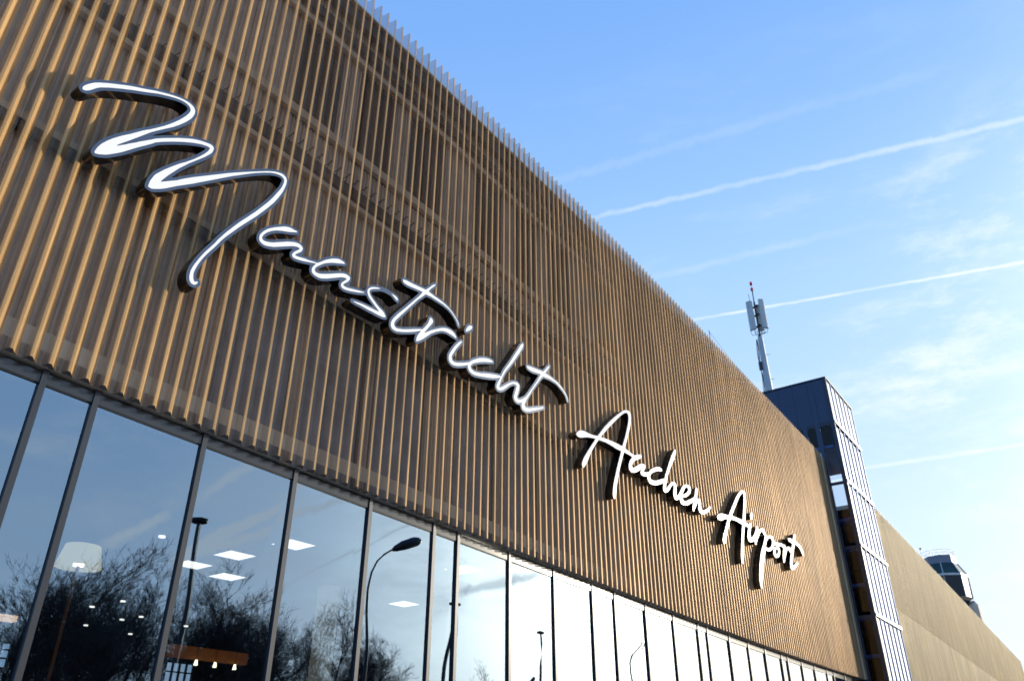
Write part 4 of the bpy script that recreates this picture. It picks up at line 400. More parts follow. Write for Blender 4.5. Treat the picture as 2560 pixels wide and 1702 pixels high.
# orange canopy with pendant lamps
m=MB(); q=[W(6.6,-7.5,0),W(9.4,-7.5,0)]
m.hexa([W(6.55,-8.2,3.80),W(8.5,-8.2,3.80),W(8.5,-8.0,3.80),W(6.55,-8.0,3.80),W(6.55,-8.2,4.04),W(8.5,-8.2,4.04),W(8.5,-8.0,4.04),W(6.55,-8.0,4.04)])
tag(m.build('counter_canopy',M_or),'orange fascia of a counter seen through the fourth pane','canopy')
for i,s in enumerate((7.1,7.58,8.1)):
    x,y,_=W(s,-7.9,0)
    o=thing('pendant_lamp',('left','middle','right')[i]+' warm pendant lamp hanging in front of the orange fascia','pendant lamp',(x,y,3.72),'pendant lamps at the counter')
    m=MB(); m.tube([(0,0,-.06),(0,0,.05)],[.045,.025],12); m.build('bulb',M_warm,o)
    m=MB(); m.tube([(0,0,.05),(0,0,.96)],.006,5); m.build('cord',M_cable,o)

# ---------------------------------------------------------------- sign letters
def cmesh(loops,tol=0):
    cu=bpy.data.curves.new('tmp','CURVE'); cu.dimensions='2D'; cu.fill_mode='BOTH'
    for L_ in loops:
        sp=cu.splines.new('POLY'); sp.points.add(len(L_)-1)
        for i,(a,b) in enumerate(L_): sp.points[i].co=(a,b,0,1)
        sp.use_cyclic_u=True
    ob=bpy.data.objects.new('tmp',cu); C.objects.link(ob)
    dg=bpy.context.evaluated_depsgraph_get(); me=bpy.data.meshes.new_from_object(ob.evaluated_get(dg))
    v=[tuple(x.co)[:2] for x in me.vertices]; f=[tuple(p.vertices) for p in me.polygons]
    bpy.data.objects.remove(ob); bpy.data.curves.remove(cu); bpy.data.meshes.remove(me)
    return v,f
INFO={'m':('letter_sign','giant white script capital M, first letter of the word Maastricht'),
'aas':('letter_sign','white script letters aas joined, right after the giant M'),
'tr':('letter_sign','white script letters tr joined, with a long curved crossbar'),
'dot':('letter_dot','small white dot over the i of Maastricht'),
'icht':('letter_sign','white script letters icht joined, ending the word Maastricht'),
'aachen':('letter_sign','white script word Aachen in the middle of the long sign'),
'airport':('letter_sign','white script word Airport at the right end of the sign'),
'dot2':('letter_dot','small white dot over the i of Airport')}
FACE=.35
for key,(outer,inner) in SIGN.items():
    par=lambda t:[(int(a)/1000,int(b)/1000) for a,b in zip(t.split()[::2],t.split()[1::2])]
    outer=[par(t) for t in outer]; inner=[par(t) for t in inner]
    ss=[p[0] for L_ in outer for p in L_]; zz=[p[1] for L_ in outer for p in L_]
    sa,sb=min(ss),max(ss)
    def mp(s,d,z,sa=sa,sb=sb):
        A=cv(sa);B_=cv(sb); t=(s-sa)/(sb-sa); hd=math.atan2(B_[1]-A[1],B_[0]-A[0])
        return (A[0]+(B_[0]-A[0])*t+math.sin(hd)*d, A[1]+(B_[1]-A[1])*t-math.cos(hd)*d, z+CAMZ)
    org=Vector(mp((sa+sb)/2,.15,min(zz)))
    loc=lambda s,d,z: tuple(Vector(mp(s,d,z))-org)
    o=thing(INFO[key][0],INFO[key][1],'sign letters' if key not in('dot','dot2') else 'letter dot',org)
    v,f=cmesh(outer); finish('rim',[loc(a,FACE,b) for a,b in v],f,M_trim,o)
    v,f=cmesh(inner); finish('white_face',[loc(a,FACE+.004,b) for a,b in v],f,M_white,o)
    m=MB()
    for L_ in outer:
        n=len(L_); k0=len(m.v); m.v+=[loc(a,.15,b) for a,b in L_]+[loc(a,FACE-.001,b) for a,b in L_]
        for i in range(n): m.f.append((k0+i,k0+(i+1)%n,k0+n+(i+1)%n,k0+n+i)); m.mi.append(0)
    m.build('letter_return',M_ret,o)

# ---------------------------------------------------------------- stair tower
TS0,TS1,TD=31.7,36.16,.90; TZ=[CAMZ+16.22,CAMZ+14.05,CAMZ+11.27,CAMZ+8.47,CAMZ+5.68,CAMZ+2.88,CAMZ+.08]
T=thing('stair_tower','tall narrow glass stair tower with navy side cladding at the end of the gold screen','tower',W(34,-1.5,0))
tp=lambda mb,name,m,mats=None:part(mb,name,m,T,mats=mats)
TB=-5.2
def tb(m,s0,s1,d0,d1,z0,z1): m.hexa([W(s0,d0,z0),W(s1,d0,z0),W(s1,d1,z0),W(s0,d1,z0),W(s0,d0,z1),W(s1,d0,z1),W(s1,d1,z1),W(s0,d1,z1)])
m=MB(); tb(m,TS0-.04,TS1+.04,TB,TD+.03,TZ[0],TZ[0]+.07); tp(m,'roof_edge',M_navy2)
# front glazing rows
for r in range(6):
    zt,zb_=TZ[r],max(TZ[r+1],0.05)
    for i in range(6):
        a=TS0+.06+(TS1-TS0-.12)*i/6; b=TS0+.06+(TS1-TS0-.12)*(i+1)/6
        m=MB(); m.quad(W(a+.012,TD-.02,zb_+.06),W(b-.012,TD-.02,zb_+.06),W(b-.012,TD-.02,zt-.06),W(a+.012,TD-.02,zt-.06)); tp(m,'front_pane',M_pale if r==0 else M_tgl)
m=MB()
for i in range(7):
    x=TS0+.06+(TS1-TS0-.12)*i/6; 
    if i==0: continue
    tb(m,x-.03,x+.03,TD-.035,TD+.012,.05,TZ[0]-.005)
tp(m,'front_frame',M_fr)
for r in range(1,6):
    m=MB(); tb(m,TS0+.0,TS1+.05,TD+.015,TD+.055,TZ[r]-.06,TZ[r]+.06); tp(m,'floor_ledge',M_ledge)
# corner post + side cladding
m=MB(); tb(m,TS0-.02,TS0+.06,TD-.16,TD+.02,0.05,TZ[0]-.003); tp(m,'corner_post',M_navy2)
m=MB(); tb(m,TS0,TS0+.06,TB,TD-.163,TZ[1]+.02,TZ[0]-.003); 
o=tp(m,'side_cladding',M_navy)
for dd in (-3.9,-2.6,-1.38,-.68,0.,.28):
    m=MB(); tb(m,TS0-.006,TS0+.01,dd-.012,dd+.012,TZ[1]+.03,TZ[0]-.01); a=m.build('cladding_joint',M_navy2); a.parent=o
m=MB()
for dd in (-3.9,-2.6,-1.3,-.45,.13,TB+.1): tb(m,TS0-.01,TS0+.08,dd-.10,dd+.10,3.0,TZ[1]+.02)
tp(m,'side_post',M_navy)
for r in range(1,6):
    for a,b,k in ((-.35,.03,0),(.23,TD-.163,1),(-1.2,-.55,2),(-2.5,-1.4,3)):
        m=MB(); m.quad(W(TS0+.03,a,TZ[r+1]+.12),W(TS0+.03,b,TZ[r+1]+.12),W(TS0+.03,b,TZ[r]-.12),W(TS0+.03,a,TZ[r]-.12)); tp(m,'side_pane',M_tgl2)
for r in range(1,6): m=MB(); tb(m,TS0-.005,TS0+.07,TB+.2,TD-.165,TZ[r]-.12,TZ[r]+.0); tp(m,'side_transom',M_navy2)
# landings and inner walls (the back is open to the sky above the roof of the hall)
m=MB()
for z in (TZ[1]-1.0,): tb(m,TS0+.2,TS1-.3,-.9,TD-.3,z-.1,z)
for r in (3,4,5): tb(m,TS0+.25,TS1-.3,TB+.3,TD-.25,TZ[r]-.16,TZ[r]-.02); tb(m,TS0+.9,TS0+1.6,TB+.3,TD-.25,TZ[r]+1.3,TZ[r]+1.42)
tp(m,'stair_landing',M_fr)
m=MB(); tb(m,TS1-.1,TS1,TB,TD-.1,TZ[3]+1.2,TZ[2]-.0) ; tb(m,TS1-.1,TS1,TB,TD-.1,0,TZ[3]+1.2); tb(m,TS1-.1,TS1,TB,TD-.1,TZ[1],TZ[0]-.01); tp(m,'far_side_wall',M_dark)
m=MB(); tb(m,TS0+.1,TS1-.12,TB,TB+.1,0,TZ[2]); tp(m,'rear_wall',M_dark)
m=MB(); tb(m,TS0+.1,TS1-.12,TB+.2,TD-.2,TZ[0]-.1,TZ[0]-.02); tp(m,'ceiling',M_navy)
# golden strip and dark post beside the screen end
m=MB(); m.quad(W(TS0-.03,.02,4.9),W(TS0-.03,.16,4.9),W(TS0-.03,.16,ZT(31.4)-.1),W(TS0-.03,.02,ZT(31.4)-.1)); tp(m,'gold_strip',M_gold)

# ---------------------------------------------------------------- lightning rod on the roof edge
x,y,_=W(19.6,-1.0,0)
o=thing('lightning_rod','thin dark lightning rod with a sagging wire on the roof edge','lightning rod',W(19.3,.02,ZT(19.3)-.3))
m=MB(); m.tube([(0,0,0),(0,0,.75)],.012,6); m.build('rod',M_cable,o)
m=MB(); base=Vector(o.location); pts=[]
for i in range(13):
    t=i/12; q=Vector(W(19.3+7*t,.02,ZT(19.3+7*t)-.3+.7*(1-t)-.12*math.sin(math.pi*t)+.15*t)); pts.append(tuple(q-base))
m.tube(pts,.006,4); m.build('wire',M_cable,o)

# ---------------------------------------------------------------- antenna mast on the tower roof
AX,AY,_=W(33,-2.1,0); az0=TZ[0]+.07
A=thing('antenna_mast','grey antenna mast with tall white panel antennas and red lights on the tower roof','antenna mast',(AX,AY,az0))
DA=math.hypot(AX,AY); zel=lambda e:CAMZ+DA*math.tan(R(e))-az0
zp=zel(27.7)
ux,uy=math.cos(R(-19.84)),math.sin(R(-19.84))   # unit to the right across the view
m=MB(); m.tube([(0,0,0),(0,0,zp)],[.215,.135],6); m.build('pole',M_mast,A)
m=MB(); m.tube([(0,0,zp),(0,0,zel(30.2))],.05,8); m.tube([(0,0,zel(30.2)),(.01,0,zel(31.0))],.03,6); m.build('upper_pole',M_cable,A)
def radome(cx,cy,z0,z1,w,t,rot,tilt=0):
    m=MB(); n=10; pr=[]
    for i in range(n+1):
        a=math.pi*i/n; pr.append((w/2*math.cos(a),t*(.35+.65*math.sin(a))))
    pr+=[(-w/2,0),(w/2,0)]
    c,s=math.cos(rot),math.sin(rot)
    bot=[(cx+x*c-y*s,cy+x*s+y*c,z0) for x,y in pr]; top=[(cx+x*c-y*s,cy+x*s+y*c,z1) for x,y in pr]; k=len(pr)
    m.v=bot+top
    for i in range(k): m.f.append((i,(i+1)%k,k+(i+1)%k,k+i))
    m.f.append(tuple(reversed(range(k)))); m.f.append(tuple(range(k,2*k))); m.mi=[0]*len(m.f)
    return m
zl,zh=zel(28.25),zel(30.24)
fa=math.atan2(-AY,-AX)
for off,rt in ((-.26,fa-math.pi/2-.35),(.33,fa-math.pi/2+.7)):
    radome(ux*off,uy*off,zl,zh,.33,.14,rt).build('antenna_panel',M_ant,A)
radome(-.12*math.cos(fa)+ux*.12,-.12*math.sin(fa)+uy*.12,zl,zh-.15,.3,.14,fa+math.pi/2).build('antenna_panel',M_ant,A)
m=MB()
for z in (zl+.2,(zl+zh)/2,zh-.35):
    for off in (-.28,.36): m.tube([(0,0,z),(ux*off,uy*off,z+.02)],.025,5)
    m.tube([(ux*-.1,uy*-.1,z-.06),(ux*.12,uy*.12,z+.09)],.05,6)
m.build('mounting_arm',M_cable,A)
m=MB(); rr=random.Random(3)
for i in range(9):
    off=rr.uniform(-.42,.45); z=zl-.02
    m.tube([(ux*off,uy*off,z),(ux*off*.9,uy*off*.9,z-.16-rr.random()*.12),(ux*off*.3,uy*off*.3,z-.28),(ux*-.12,uy*-.12,zp-.15)],.013,4)
for j in range(3):
    m.tube([(ux*(-.17-.015*j)-.0,uy*(-.17-.015*j),zp-.1)]+[(ux*(-.19-.028*j+.03*math.sin(i*1.3+j)),uy*(-.19-.028*j),zp-.1-(zp-.1)*i/8) for i in range(1,9)],.018,5)
m.box(-.3,-.18,-.08,.06,zp-1.9,zp-1.45)
m.build('cable_bundle',M_cable,A)
for z in (zel(31.02),zel(31.42)):
    m=MB(); m.tube([(0,0,z-.06),(0,0,z)],.05,8); m.build('lamp_holder',M_cable,A)
    m=MB(); m.tube([(0,0,z),(0,0,z+.12),(0,0,z+.18)],[.075,.07,.03],12); m.build('red_beacon',M_red,A,True)
m=MB(); m.tube([(ux*-.2,uy*-.2,zh-.05),(ux*-.22,uy*-.22,zel(30.8))],.012,5); m.build('whip_antenna',M_cable,A)
m=MB()
for z in (1.2,2.6,3.9): m.tube([(ux*.1,uy*.1,z),(ux*.34,uy*.34,z)],.012,4)
m.build('climbing_peg',M_cable,A)

# ---------------------------------------------------------------- far wing of the terminal
p1=Vector((20.17,42.6)); p3=Vector((64.1,106.4)); wd=(p3-p1).normalized(); wl=(p3-p1).length
wb=p1-wd*4.0
def WW(s,d,z): q=wb+wd*s; return (q.x+wd.y*d,q.y-wd.x*d,z)
WG=thing('terminal_wing','far wing of the terminal in the same gold ribbed cladding, beyond the tower','building',WW(40,-.3,0))
WT=CAMZ+12.6
zb2=lambda s:4.9
M_wing_shade=perf('gold perforated sheet far',(.28,.22,.125),.88,ns=1.1,con=3.2)  # darker copy for the wing's flanks, shade painted into the colour
M_wing_sun=perf('lower wing sheet painted sunlit',(.68,.52,.27),.92,.5,.1,.4,.1,con=2.0)  # cream colour paints sunlight onto the lower part of the wing
M_wing_sunflank=perf('lower wing flank painted sunlit',(.40,.32,.18),.9,ns=.8,con=3.0)  # flank tone of the lower wing, lightened with the same painted sunlight
def wing(z0,z1,mt,nm):
    k=0; PW=.4; tot=int((wl+4)/PW)
    mt=mt if isinstance(mt,(list,tuple)) else [mt]
    while k<tot:
        n=min(48,tot-k); m=MB(); prof=[]
        for q in range(n):
            pr=[(2*a_-(k+q)*PW,d_*1.6) for a_,d_ in rib_profile((k+q)*PW)]; prof+=pr
        n0=len(prof); m.v=[WW(s,d,z0) for s,d in prof]+[WW(s,d,z1) for s,d in prof]
        for i in range(n0-1):
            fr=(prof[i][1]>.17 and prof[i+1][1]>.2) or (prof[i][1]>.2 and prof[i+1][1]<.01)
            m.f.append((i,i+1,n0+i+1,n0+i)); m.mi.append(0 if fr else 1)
        o=m.build(nm,mats=mt); o.parent=WG; o.matrix_parent_inverse=root_inv(WG); k+=n
zmid=4.9+.44*(WT-4.9)
wing(zmid+.006,WT,[M_goldw,M_wing_shade],'screen_panel'); wing(4.9,zmid-.006,[M_wing_sun,M_wing_sunflank],'lower_screen_panel')
L_=wl+4
def wbx(s0,s1,d0,d1,z0,z1,nm,mt):
    m=MB(); m.hexa([WW(s0,d0,z0),WW(s1,d0,z0),WW(s1,d1,z0),WW(s0,d1,z0),WW(s0,d0,z1),WW(s1,d0,z1),WW(s1,d1,z1),WW(s0,d1,z1)]); o=m.build(nm,mt); o.parent=WG; o.matrix_parent_inverse=root_inv(WG); return o
wbx(0,L_-.05,-14,-.3,0,WT-.35,'building_body',M_back)
wbx(0,L_-.05,-.05,.0,1,4.88,'window_band',M_tgl)
wbx(0,L_,-.25,-.05,zmid-.1,zmid+.1,'middle_rail',M_rail)
wbx(L_-.05,L_+.05,-14,.14,0,WT,'end_wall',M_tan)

# ---------------------------------------------------------------- control tower
CD=152.0
def CP(az,el=0,D=CD): return Vector((math.sin(R(az))*D,math.cos(R(az))*D,CAMZ+D*math.tan(R(el))))
cc=CP(28.32); cz=lambda e:CAMZ+CD*math.tan(R(e))
K=thing('control_tower','airport control tower with octagonal glazed cab and beige shaft behind the far wing','control tower',(cc.x,cc.y,0))
def octo(r0,r1,z0,z1,nm,mt,parent=K,rot=.30,n=8,cap=True,gap=0.0):
    m=MB(); a=[(math.cos(rot+2*math.pi*i/n),math.sin(rot+2*math.pi*i/n)) for i in range(n)]
    if gap==0:
        k=0; m.v=[(r0*x,r0*y,z0) for x,y in a]+[(r1*x,r1*y,z1) for x,y in a]
        for i in range(n): m.f.append((i,(i+1)%n,n+(i+1)%n,n+i)); m.mi.append(0)
        if cap: m.f.append(tuple(range(n,2*n))); m.f.append(tuple(reversed(range(n)))); m.mi+=[0,0]
        return m.build(nm,mt,parent)
def octo_mull(r0,r1,z0,z1,rot=.30,n=8,w=.07,mt=M_mast):
    m=MB()
    for i in range(n):
        c,s=math.cos(rot+2*math.pi*i/n),math.sin(rot+2*math.pi*i/n); m.tube([(r0*c,r0*s,z0),(r1*c,r1*s,z1)],w,5)
    m.build('cab_mullion',mt,K)
M_fas=pbr('cab fascia grey',(.16,.19,.24),.5)
M_cab=glass('cab glass',(.04,.07,.07),.05,1.35,bump=.0,gcol=(.6,.85,.8))
M_cabd=pbr('cab dark cladding',(.012,.013,.016),.25,.3)
r_t,r_g,r_b=2.45,2.6,3.5
octo(r_t,r_t+.02,cz(11.5),cz(11.95),'roof_fascia',M_fas)
octo(r_b-.05,r_t,cz(10.80),cz(11.5),'cab_window',M_cab,cap=False); octo_mull(r_b,r_t+.05,cz(10.8),cz(11.5))
octo(r_b+.08,r_b+.08,cz(10.68),cz(10.80),'cab_ledge',M_ant)
octo(r_b-.1,r_b-.02,cz(9.45),cz(10.68),'lower_cab_window',M_cabd); octo_mull(r_b-.05,r_b+.02,cz(9.45),cz(10.68),w=.07,mt=M_tan)
octo(2.9,r_b,cz(9.30),cz(9.45),'cab_base',M_tan)
octo(1.9,2.9,cz(8.9),cz(9.30),'underside',M_navy)
octo(2.1,2.1,0,cz(8.9),'shaft',M_tan)
sc2=CP(29.45)-cc
m=MB(); m.tube([(sc2.x,sc2.y,0),(sc2.x,sc2.y,cz(9.0)),(sc2.x-.3,sc2.y-.1,cz(9.15))],[1.1,1.1,.8],10); m.build('stair_shaft',M_tan,K)
m=MB()
for i in range(16):
    a=2*math.pi*i/16; m.tube([(2.5*math.cos(a),2.5*math.sin(a),cz(11.95)),(2.5*math.cos(a),2.5*math.sin(a),cz(12.27))],.022,4)
for e in (12.1,12.27):
    m.tube([(2.5*math.cos(2*math.pi*i/24),2.5*math.sin(2*math.pi*i/24),cz(e)) for i in range(25)],.022,4)
m.build('roof_railing',M_lamp,K)
m=MB()
for dx,h in ((-1.1,12.6),(.3,12.45),(1.6,12.35),(2.2,12.2)): m.tube([(dx*.87,-dx*.5,cz(11.95)),(dx*.87,-dx*.5,cz(h))],.04,4)
m.build('roof_antenna',M_lamp,K)
bb=CP(27.39)-cc
m=MB(); m.tube([(bb.x,bb.y,cz(11.9)),(bb.x,bb.y,cz(12.55))],.06,5); m.build('beacon_pole',M_ledge,K)
m=MB(); m.tube([(bb.x,bb.y,cz(12.55)),(bb.x,bb.y,cz(12.66))],.16,8); m.build('red_beacon',M_red,K)
m=MB(); m.tube([(sc2.x+.1,sc2.y,cz(9.1)),(sc2.x+.1,sc2.y,cz(9.45))],.03,4); m.tube([(sc2.x-.9,sc2.y+.3,cz(9.4)),(sc2.x+.5,sc2.y-.2,cz(9.4))],.03,4); m.build('side_railing',M_lamp,K)

# ---------------------------------------------------------------- lamps and masts across the road (mirrored in the glass)
def street_lamp(x,y,h,ang,lab):
    o=thing('street_lamp',lab,'street lamp',(x,y,0),'curved street lamps reflected in the glass'); o.rotation_euler=(0,0,ang)
    m=MB(); m.tube([(0,0,0),(0,0,1.2),(0,0,h-2.3),(0.03,0,h-1.7),(.12,0,h-1.2),(.3,0,h-.85),(.58,0,h-.6),(.95,0,h-.36)],[.075,.06,.042,.038,.034,.032,.03,.03],10); m.build('pole',M_lamp,o,True)
    m=MB()
    m.tube([(.88,0,h-.42),(1.0,0,h-.35),(1.28,0,h-.2),(1.58,0,h-.04),(1.7,0,h+.02),(1.76,0,h+.05)],[.04,.10,.15,.15,.10,.03],12); m.build('lamp_head',M_lamp,o,True)
    return o
la=street_lamp(10.32,12.8,8.05,R(57),'street lamp with curved neck reflected beside the narrow pane')
street_lamp(25.6,28.9,7.9,R(57),'street lamp with curved neck reflected in the white glare')
street_lamp(44.6,28.3,7.9,R(57),'street lamp reflected low down at the bottom edge of the glare')
def mast(x,y,h,lab,twin=False):
    o=thing('light_mast',lab,'light mast',(x,y,0),'straight light masts reflected in the glass')
    m=MB(); m.tube([(0,0,0),(0,0,h)],[.13,.08],10)
    if twin: m.tube([(.18,.05,0),(.18,.05,h)],[.06,.05],8)
    m.build('pole',M_lamp,o)
    m=MB(); m.tube([(.05,0,h-.02),(.05,0,h+.1),(.05,0,h+.18)],[.34,.38,.1],16); m.build('lamp_head',M_lamp,o)
mast(21.1,6.5,10.9,'straight light mast reflected in the fourth pane',True)
mast(36.8,21.5,10.9,'straight light mast reflected beside the narrow pane')
mast(45.5,30.4,10.8,'faint straight light mast reflected in the bright pane')

# ---------------------------------------------------------------- bare winter trees across the road
def grow(seed,h,spread,n1=9):
    rn=random.Random(seed); tr=MB(); cr=MB()
    def br(mb,p,d,l,r,lev):
        k=3 if lev<3 else 2; pts=[p]; rad=[r]; q=p.copy(); dd=d.copy()
        for i in range(k):
            dd=(dd+Vector((rn.gauss(0,.16),rn.gauss(0,.16),rn.gauss(.05,.10)))).normalized(); q=q+dd*l/k; pts.append(q.copy()); rad.append(r*(1-.55*(i+1)/k))
        mb.tube(pts,rad,5 if lev<2 else 3,False)
        if lev>=5: return
        n=(0,7,6,5,4)[lev] if lev else n1
        for j in range(n):
            t=rn.uniform(.3,1.0) if lev else rn.uniform(.25,1.0); f=t*k; i0=min(int(f),k-1); w=f-i0
            pp=pts[i0].lerp(pts[i0+1],w); ax=Vector((rn.gauss(0,1),rn.gauss(0,1),rn.gauss(0,.3))); ax=(ax-dd*ax.dot(dd)).normalized()
            a=rn.uniform(.35,.95) if lev else rn.uniform(.3,.8)*spread; nd=(dd*math.cos(a)+ax*math.sin(a)+Vector((0,0,.12))).normalized()
            br(cr,pp,nd,l*rn.uniform(.42,.68)*(1.15-.4*t if lev==0 else 1),max(rad[i0]*.55,.007),lev+1)
    br(tr,Vector((0,0,0)),Vector((0,0,1)),h*.72,h*.018,0)
    return tr,cr
PROTO=[]
for i in range(3):
    tr,cr=grow(11+i,10,1.1+.1*i,10+i)
    PROTO.append((tr.build('trunk',M_bark),cr.build('crown',M_bark)))
TREES=[(27.2,-6,10.5,0),(27.5,-3.6,10.0,1),(28.2,-1.4,10.0,2),(29.4,.4,10.6,1),(30.4,1.6,12.4,0),(31.8,3.4,12.8,2),(33.4,5.2,12.0,1),(35.0,7.6,11.6,0),(36.6,10.2,10.6,2),(38.6,12.6,11.4,1),(41.4,15.8,10.6,0),(44.2,19.5,8.8,2),(48.4,25.3,9.2,1),(52,30,8.6,0),(57,36,8.2,2),(34.5,-1.2,11.5,0),(38,5,12.6,2),(43,11.4,12.,1),(62,44,8,1),(25.5,-9,10,2)]
words=['leftmost','second','third','fourth','fifth','sixth','seventh','eighth','ninth','tenth','eleventh','twelfth','thirteenth','fourteenth','fifteenth']
for i,(x,y,h,k) in enumerate(TREES):
    lab='bare winter tree of the front row across the road, %s as mirrored in the glass'%words[i] if i<15 else 'bare winter tree of the back row across the road, %s in its row'%words[i-15]
    h*=.80
    o=thing('bare_tree',lab,'tree',(x,y,0),'bare trees across the road mirrored in the glass'); o.scale=(h/10*1.02,)*3; o.rotation_euler=(0,0,i*1.9)
    for src in PROTO[k]:
        if i in (0,1,2) and k==i: pass
        c=src.copy(); C.objects.link(c); c.parent=o
for a,b in PROTO: bpy.data.objects.remove(a); bpy.data.objects.remove(b)
# undergrowth mass
rn=random.Random(5); m=MB()
for i in range(1300):
    t=rn.random(); x=27.5+(22)*t+rn.gauss(3,1.5); y=-8+34*t+rn.gauss(0,1.5); h=rn.uniform(1.5,5.2)*(1-.45*t)
    a=rn.gauss(0,.22); b=rn.gauss(0,.22)
    m.tube([(x,y,0),(x+a*h*.5,y+b*h*.5,h*.5),(x+a*h*1.3,y+b*h*1.3,h)],[.02,.014,.006],3,False)
tag(m.build('undergrowth',M_bark),'dense leafless undergrowth below the trees across the road','shrubs',kind='stuff')

# ---------------------------------------------------------------- light, sky, camera
SAZ,SEL=64.,13.
sd=Vector((math.sin(R(SAZ))*math.cos(R(SEL)),math.cos(R(SAZ))*math.cos(R(SEL)),math.sin(R(SEL))))
sun=bpy.data.lights.new('sun','SUN'); sun.energy=SUNE; sun.angle=R(.53); sun.color=(1,.88,.70)
so=bpy.data.objects.new('sun',sun); C.objects.link(so); so.rotation_euler=(-sd).to_track_quat('-Z','Y').to_euler(); so.location=(0,0,60)

w=bpy.data.worlds.new('World'); sc.world=w; w.use_nodes=True; nt=w.node_tree; nt.nodes.clear()
out=N(nt,'ShaderNodeOutputWorld'); bg=N(nt,'ShaderNodeBackground'); sky=N(nt,'ShaderNodeTexSky'); sky.sky_type='NISHITA'; sky.sun_disc=False
sky.sun_elevation=R(SEL); sky.sun_rotation=R(SAZ); sky.dust_density=1.5; sky.air_density=1.0; sky.ozone_density=2.5
bg.inputs['Strength'].default_value=.1
geo=N(nt,'ShaderNodeTexCoord')
def VM(op,a,b=None):
    n=N(nt,'ShaderNodeVectorMath'); n.operation=op
    if isinstance(a,(tuple,list,Vector)): n.inputs[0].default_value=a
    else: L(nt,a,n.inputs[0])
    if b is not None:
        if isinstance(b,(tuple,list,Vector)): n.inputs[1].default_value=b
        else: L(nt,b,n.inputs[1])
    return n
def MT(op,*a,clamp=False):
    n=N(nt,'ShaderNodeMath'); n.operation=op; n.use_clamp=clamp
    for i,x in enumerate(a):
        if isinstance(x,(int,float)): n.inputs[i].default_value=x
        else: L(nt,x,n.inputs[i])
    return n.outputs[0]
def SS(x,a,b):
    n=N(nt,'ShaderNodeMapRange'); n.interpolation_type='SMOOTHSTEP'; L(nt,x,n.inputs['Value']); n.inputs['From Min'].default_value=a; n.inputs['From Max'].default_value=b; return n.outputs[0]
D=VM('NORMALIZE',geo.outputs['Generated']).outputs[0]
sep=N(nt,'ShaderNodeSeparateXYZ'); L(nt,D,sep.inputs[0]); dz=sep.outputs[2]
sdot=VM('DOT_PRODUCT',D,tuple(sd)).outputs['Value']
def MIXC(f,a,b,mode='MIX'):
    n=N(nt,'ShaderNodeMix'); n.data_type='RGBA'; n.blend_type=mode
    for s_,x in ((0,f),(6,a),(7,b)):
        if isinstance(x,(int,float)): n.inputs[s_].default_value=x
        elif isinstance(x,tuple): n.inputs[s_].default_value=x+((1,) if len(x)==3 else ())
        else: L(nt,x,n.inputs[s_])
    return n.outputs[2]
DIRV=lambda az,el: Vector((math.sin(R(az))*math.cos(R(el)),math.cos(R(az))*math.cos(R(el)),math.sin(R(el))))
# clear winter sky: Nishita base plus high thin haze that whitens it towards the horizon and the sun
rp=N(nt,'ShaderNodeValToRGB'); cr_=rp.color_ramp; cr_.interpolation='B_SPLINE'
stops=[(0.0,1.0),(.12,.99),(.24,.92),(.326,.81),(.5,.53),(.643,.22),(.79,.05),(1.0,0.)]
while len(cr_.elements)<len(stops): cr_.elements.new(.5)
for e,(p_,v_) in zip(cr_.elements,stops): e.position=p_; e.color=(v_,v_,v_,1)
L(nt,dz,rp.inputs['Fac'])
away=SS(sdot,-.5,.75)
f1=MT('MULTIPLY',rp.outputs['Color'],MT('ADD',.3,MT('MULTIPLY',away,.70)))
des=MIXC(f1,(1.85,4.5,10.6),(8.8,10.5,12.4))
des=MIXC(MT('MULTIPLY',MT('MULTIPLY',f1,MT('SUBTRACT',1.0,f1)),1.2),des,(3.6,8.2,13.0))
skyc=MIXC(.86,MIXC(1.0,sky.outputs[0],(1.6,1.6,1.6),'MULTIPLY'),des)
# wide aureole round the low sun
gl=MT('MULTIPLY',MT('POWER',MT('MAXIMUM',sdot,0.0),30.0),38.0)
gl3=MT('MULTIPLY',MT('POWER',MT('MAXIMUM',sdot,0.0),14.0),4.2)
gl2=MT('MULTIPLY',MT('POWER',MT('MAXIMUM',sdot,0.0),220.0),60.0)
skyc=MIXC(1.0,skyc,MIXC(1.0,(1,.90,.68),MT('ADD',MT('ADD',gl,gl3),gl2),'MULTIPLY'),'ADD')
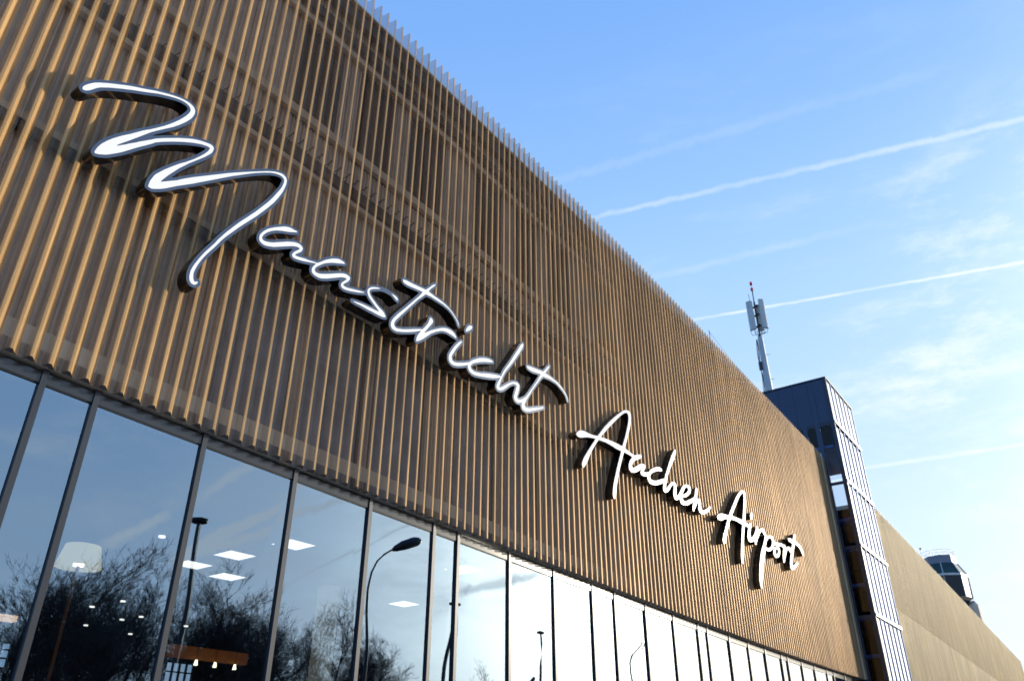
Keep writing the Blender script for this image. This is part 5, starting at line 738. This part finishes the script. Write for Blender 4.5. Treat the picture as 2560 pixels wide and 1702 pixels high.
# contrails: soft bands along great circles, ragged by noise
def noise(scale,det=4,st=None,vec=None,rough=.6):
    mp_=N(nt,'ShaderNodeMapping'); L(nt,vec or D,mp_.inputs[0])
    if st: mp_.inputs['Scale'].default_value=st
    t=N(nt,'ShaderNodeTexNoise'); t.inputs['Scale'].default_value=scale; t.inputs['Detail'].default_value=det; t.inputs['Roughness'].default_value=rough; L(nt,mp_.outputs[0],t.inputs['Vector']); return t.outputs['Fac']
nz=noise(55,5); nz2=noise(14,3); nz3=noise(120,3)
tot=None
def trail(a,b,width,strength,fade=.06,rag=1.2,ext0=0,ext1=0):
    global tot
    A_=DIRV(*a); B_=DIRV(*b); n_=A_.cross(B_).normalized(); T_=n_.cross(A_).normalized()
    d_=VM('DOT_PRODUCT',D,tuple(n_)).outputs['Value']
    d_=MT('ADD',d_,MT('MULTIPLY',MT('SUBTRACT',nz,.5),width*rag*1.3))
    ad=MT('ABSOLUTE',d_)
    core=SS(ad,width,width*.1)
    t_=VM('DOT_PRODUCT',D,tuple(T_)).outputs['Value']; L_=B_.dot(T_)
    e0=SS(t_,-fade+ext0,fade*.4+ext0); e1=SS(t_,L_+ext1+fade,L_+ext1)
    near=SS(VM('DOT_PRODUCT',D,tuple((A_+B_).normalized())).outputs['Value'],0.2,.5)
    v=MT('MULTIPLY',MT('MULTIPLY',MT('MULTIPLY',core,e0),MT('MULTIPLY',e1,near)),MT('MULTIPLY',strength,MT('ADD',.45,MT('MULTIPLY',SS(nz2,.3,.65),.55))))
    tot=v if tot is None else MT('ADD',tot,v)
trail((7.5,37.6),(41.4,36.6),.0052,.32,.05,1.2,0,.8)
trail((15.1,29.6),(38.2,28.5),.0026,.55,.05,.8,0,.8)
trail((4.5,40.4),(33.9,41.7),.0085,.07,.08,1.4)
trail((25.4,18.0),(34.7,17.9),.0035,.38,.05,.8,-.1,.5)
trail((11.9,32.9),(26.2,33.6),.007,.10,.08,1.4)
trail((26.6,23.1),(36.2,22.4),.010,.25,.06,1.2,-.1,.4)
trail((97.4,12.5),(91.0,17.05),.0065,1.5,.03,1.2,0,.03)
trail((97.0,12.2),(88.5,18.6),.0042,1.3,.03,1.0)
trail((95.2,13.3),(87.4,16.8),.007,1.0,.03,1.4,0,.1)
trail((102.3,12.9),(99.3,14.9),.010,1.0,.02,1.5)
trail((95.8,17.3),(94.2,18.8),.008,.9,.03,1.5)
trail((76.4,11.3),(71.7,12.2),.009,.8,.03,1.2)
# thin cirrus
ci=noise(2.6,8,(1.0,1.6,5.0),rough=.62); ci2=noise(7,6,(1,1.4,4.2),rough=.68)
cir=MT('MULTIPLY',SS(ci,.47,.75),SS(ci2,.35,.72)); low=SS(dz,.80,.25)
right=MT('MULTIPLY',SS(VM('DOT_PRODUCT',D,tuple(DIRV(41,24))).outputs['Value'],.955,.995),SS(noise(9,7,(1,1,2.6),rough=.7),.45,.68))
tot=MT('ADD',tot,MT('MULTIPLY',MT('MULTIPLY',cir,low),.95)); tot=MT('ADD',tot,MT('MULTIPLY',right,.36))
back=MT('MULTIPLY',SS(VM('DOT_PRODUCT',D,tuple(DIRV(88,11))).outputs['Value'],.965,.998),SS(noise(5,7,(1,1,3.4),rough=.65),.40,.62))
tot=MT('ADD',tot,MT('MULTIPLY',back,.32))
tot=MT('MINIMUM',tot,.95)
skyc=MIXC(tot,skyc,(11.5,11.8,12.2))
L(nt,skyc,bg.inputs['Color']); L(nt,bg.outputs[0],out.inputs[0])
cd=bpy.data.cameras.new('camera'); cam=bpy.data.objects.new('camera',cd); C.objects.link(cam)
cd.sensor_width=36; cd.lens=36*1965.4/2560; cd.clip_start=.05; cd.clip_end=9000
cam.location=(0,0,CAMZ)
TH,RO=0.5047,0.0016
# camera looks along +Y, pitched up; a very small roll
m=Matrix.Rotation(math.pi/2+TH,4,'X') @ Matrix.Rotation(RO,4,'Z')
cam.matrix_world=Matrix.Translation(cam.location)@m
sc.camera=cam
sc.view_settings.view_transform='Standard'; sc.view_settings.look='None'; sc.view_settings.exposure=0; sc.view_settings.gamma=1
sc.cycles.use_denoising=True; sc.cycles.max_bounces=10; sc.cycles.transparent_max_bounces=24; sc.cycles.caustics_reflective=False; sc.cycles.caustics_refractive=False
sc.cycles.sample_clamp_indirect=6
sc.cycles.filter_width=1.6
cd.dof.use_dof=True; cd.dof.focus_distance=9.5; cd.dof.aperture_fstop=2.0
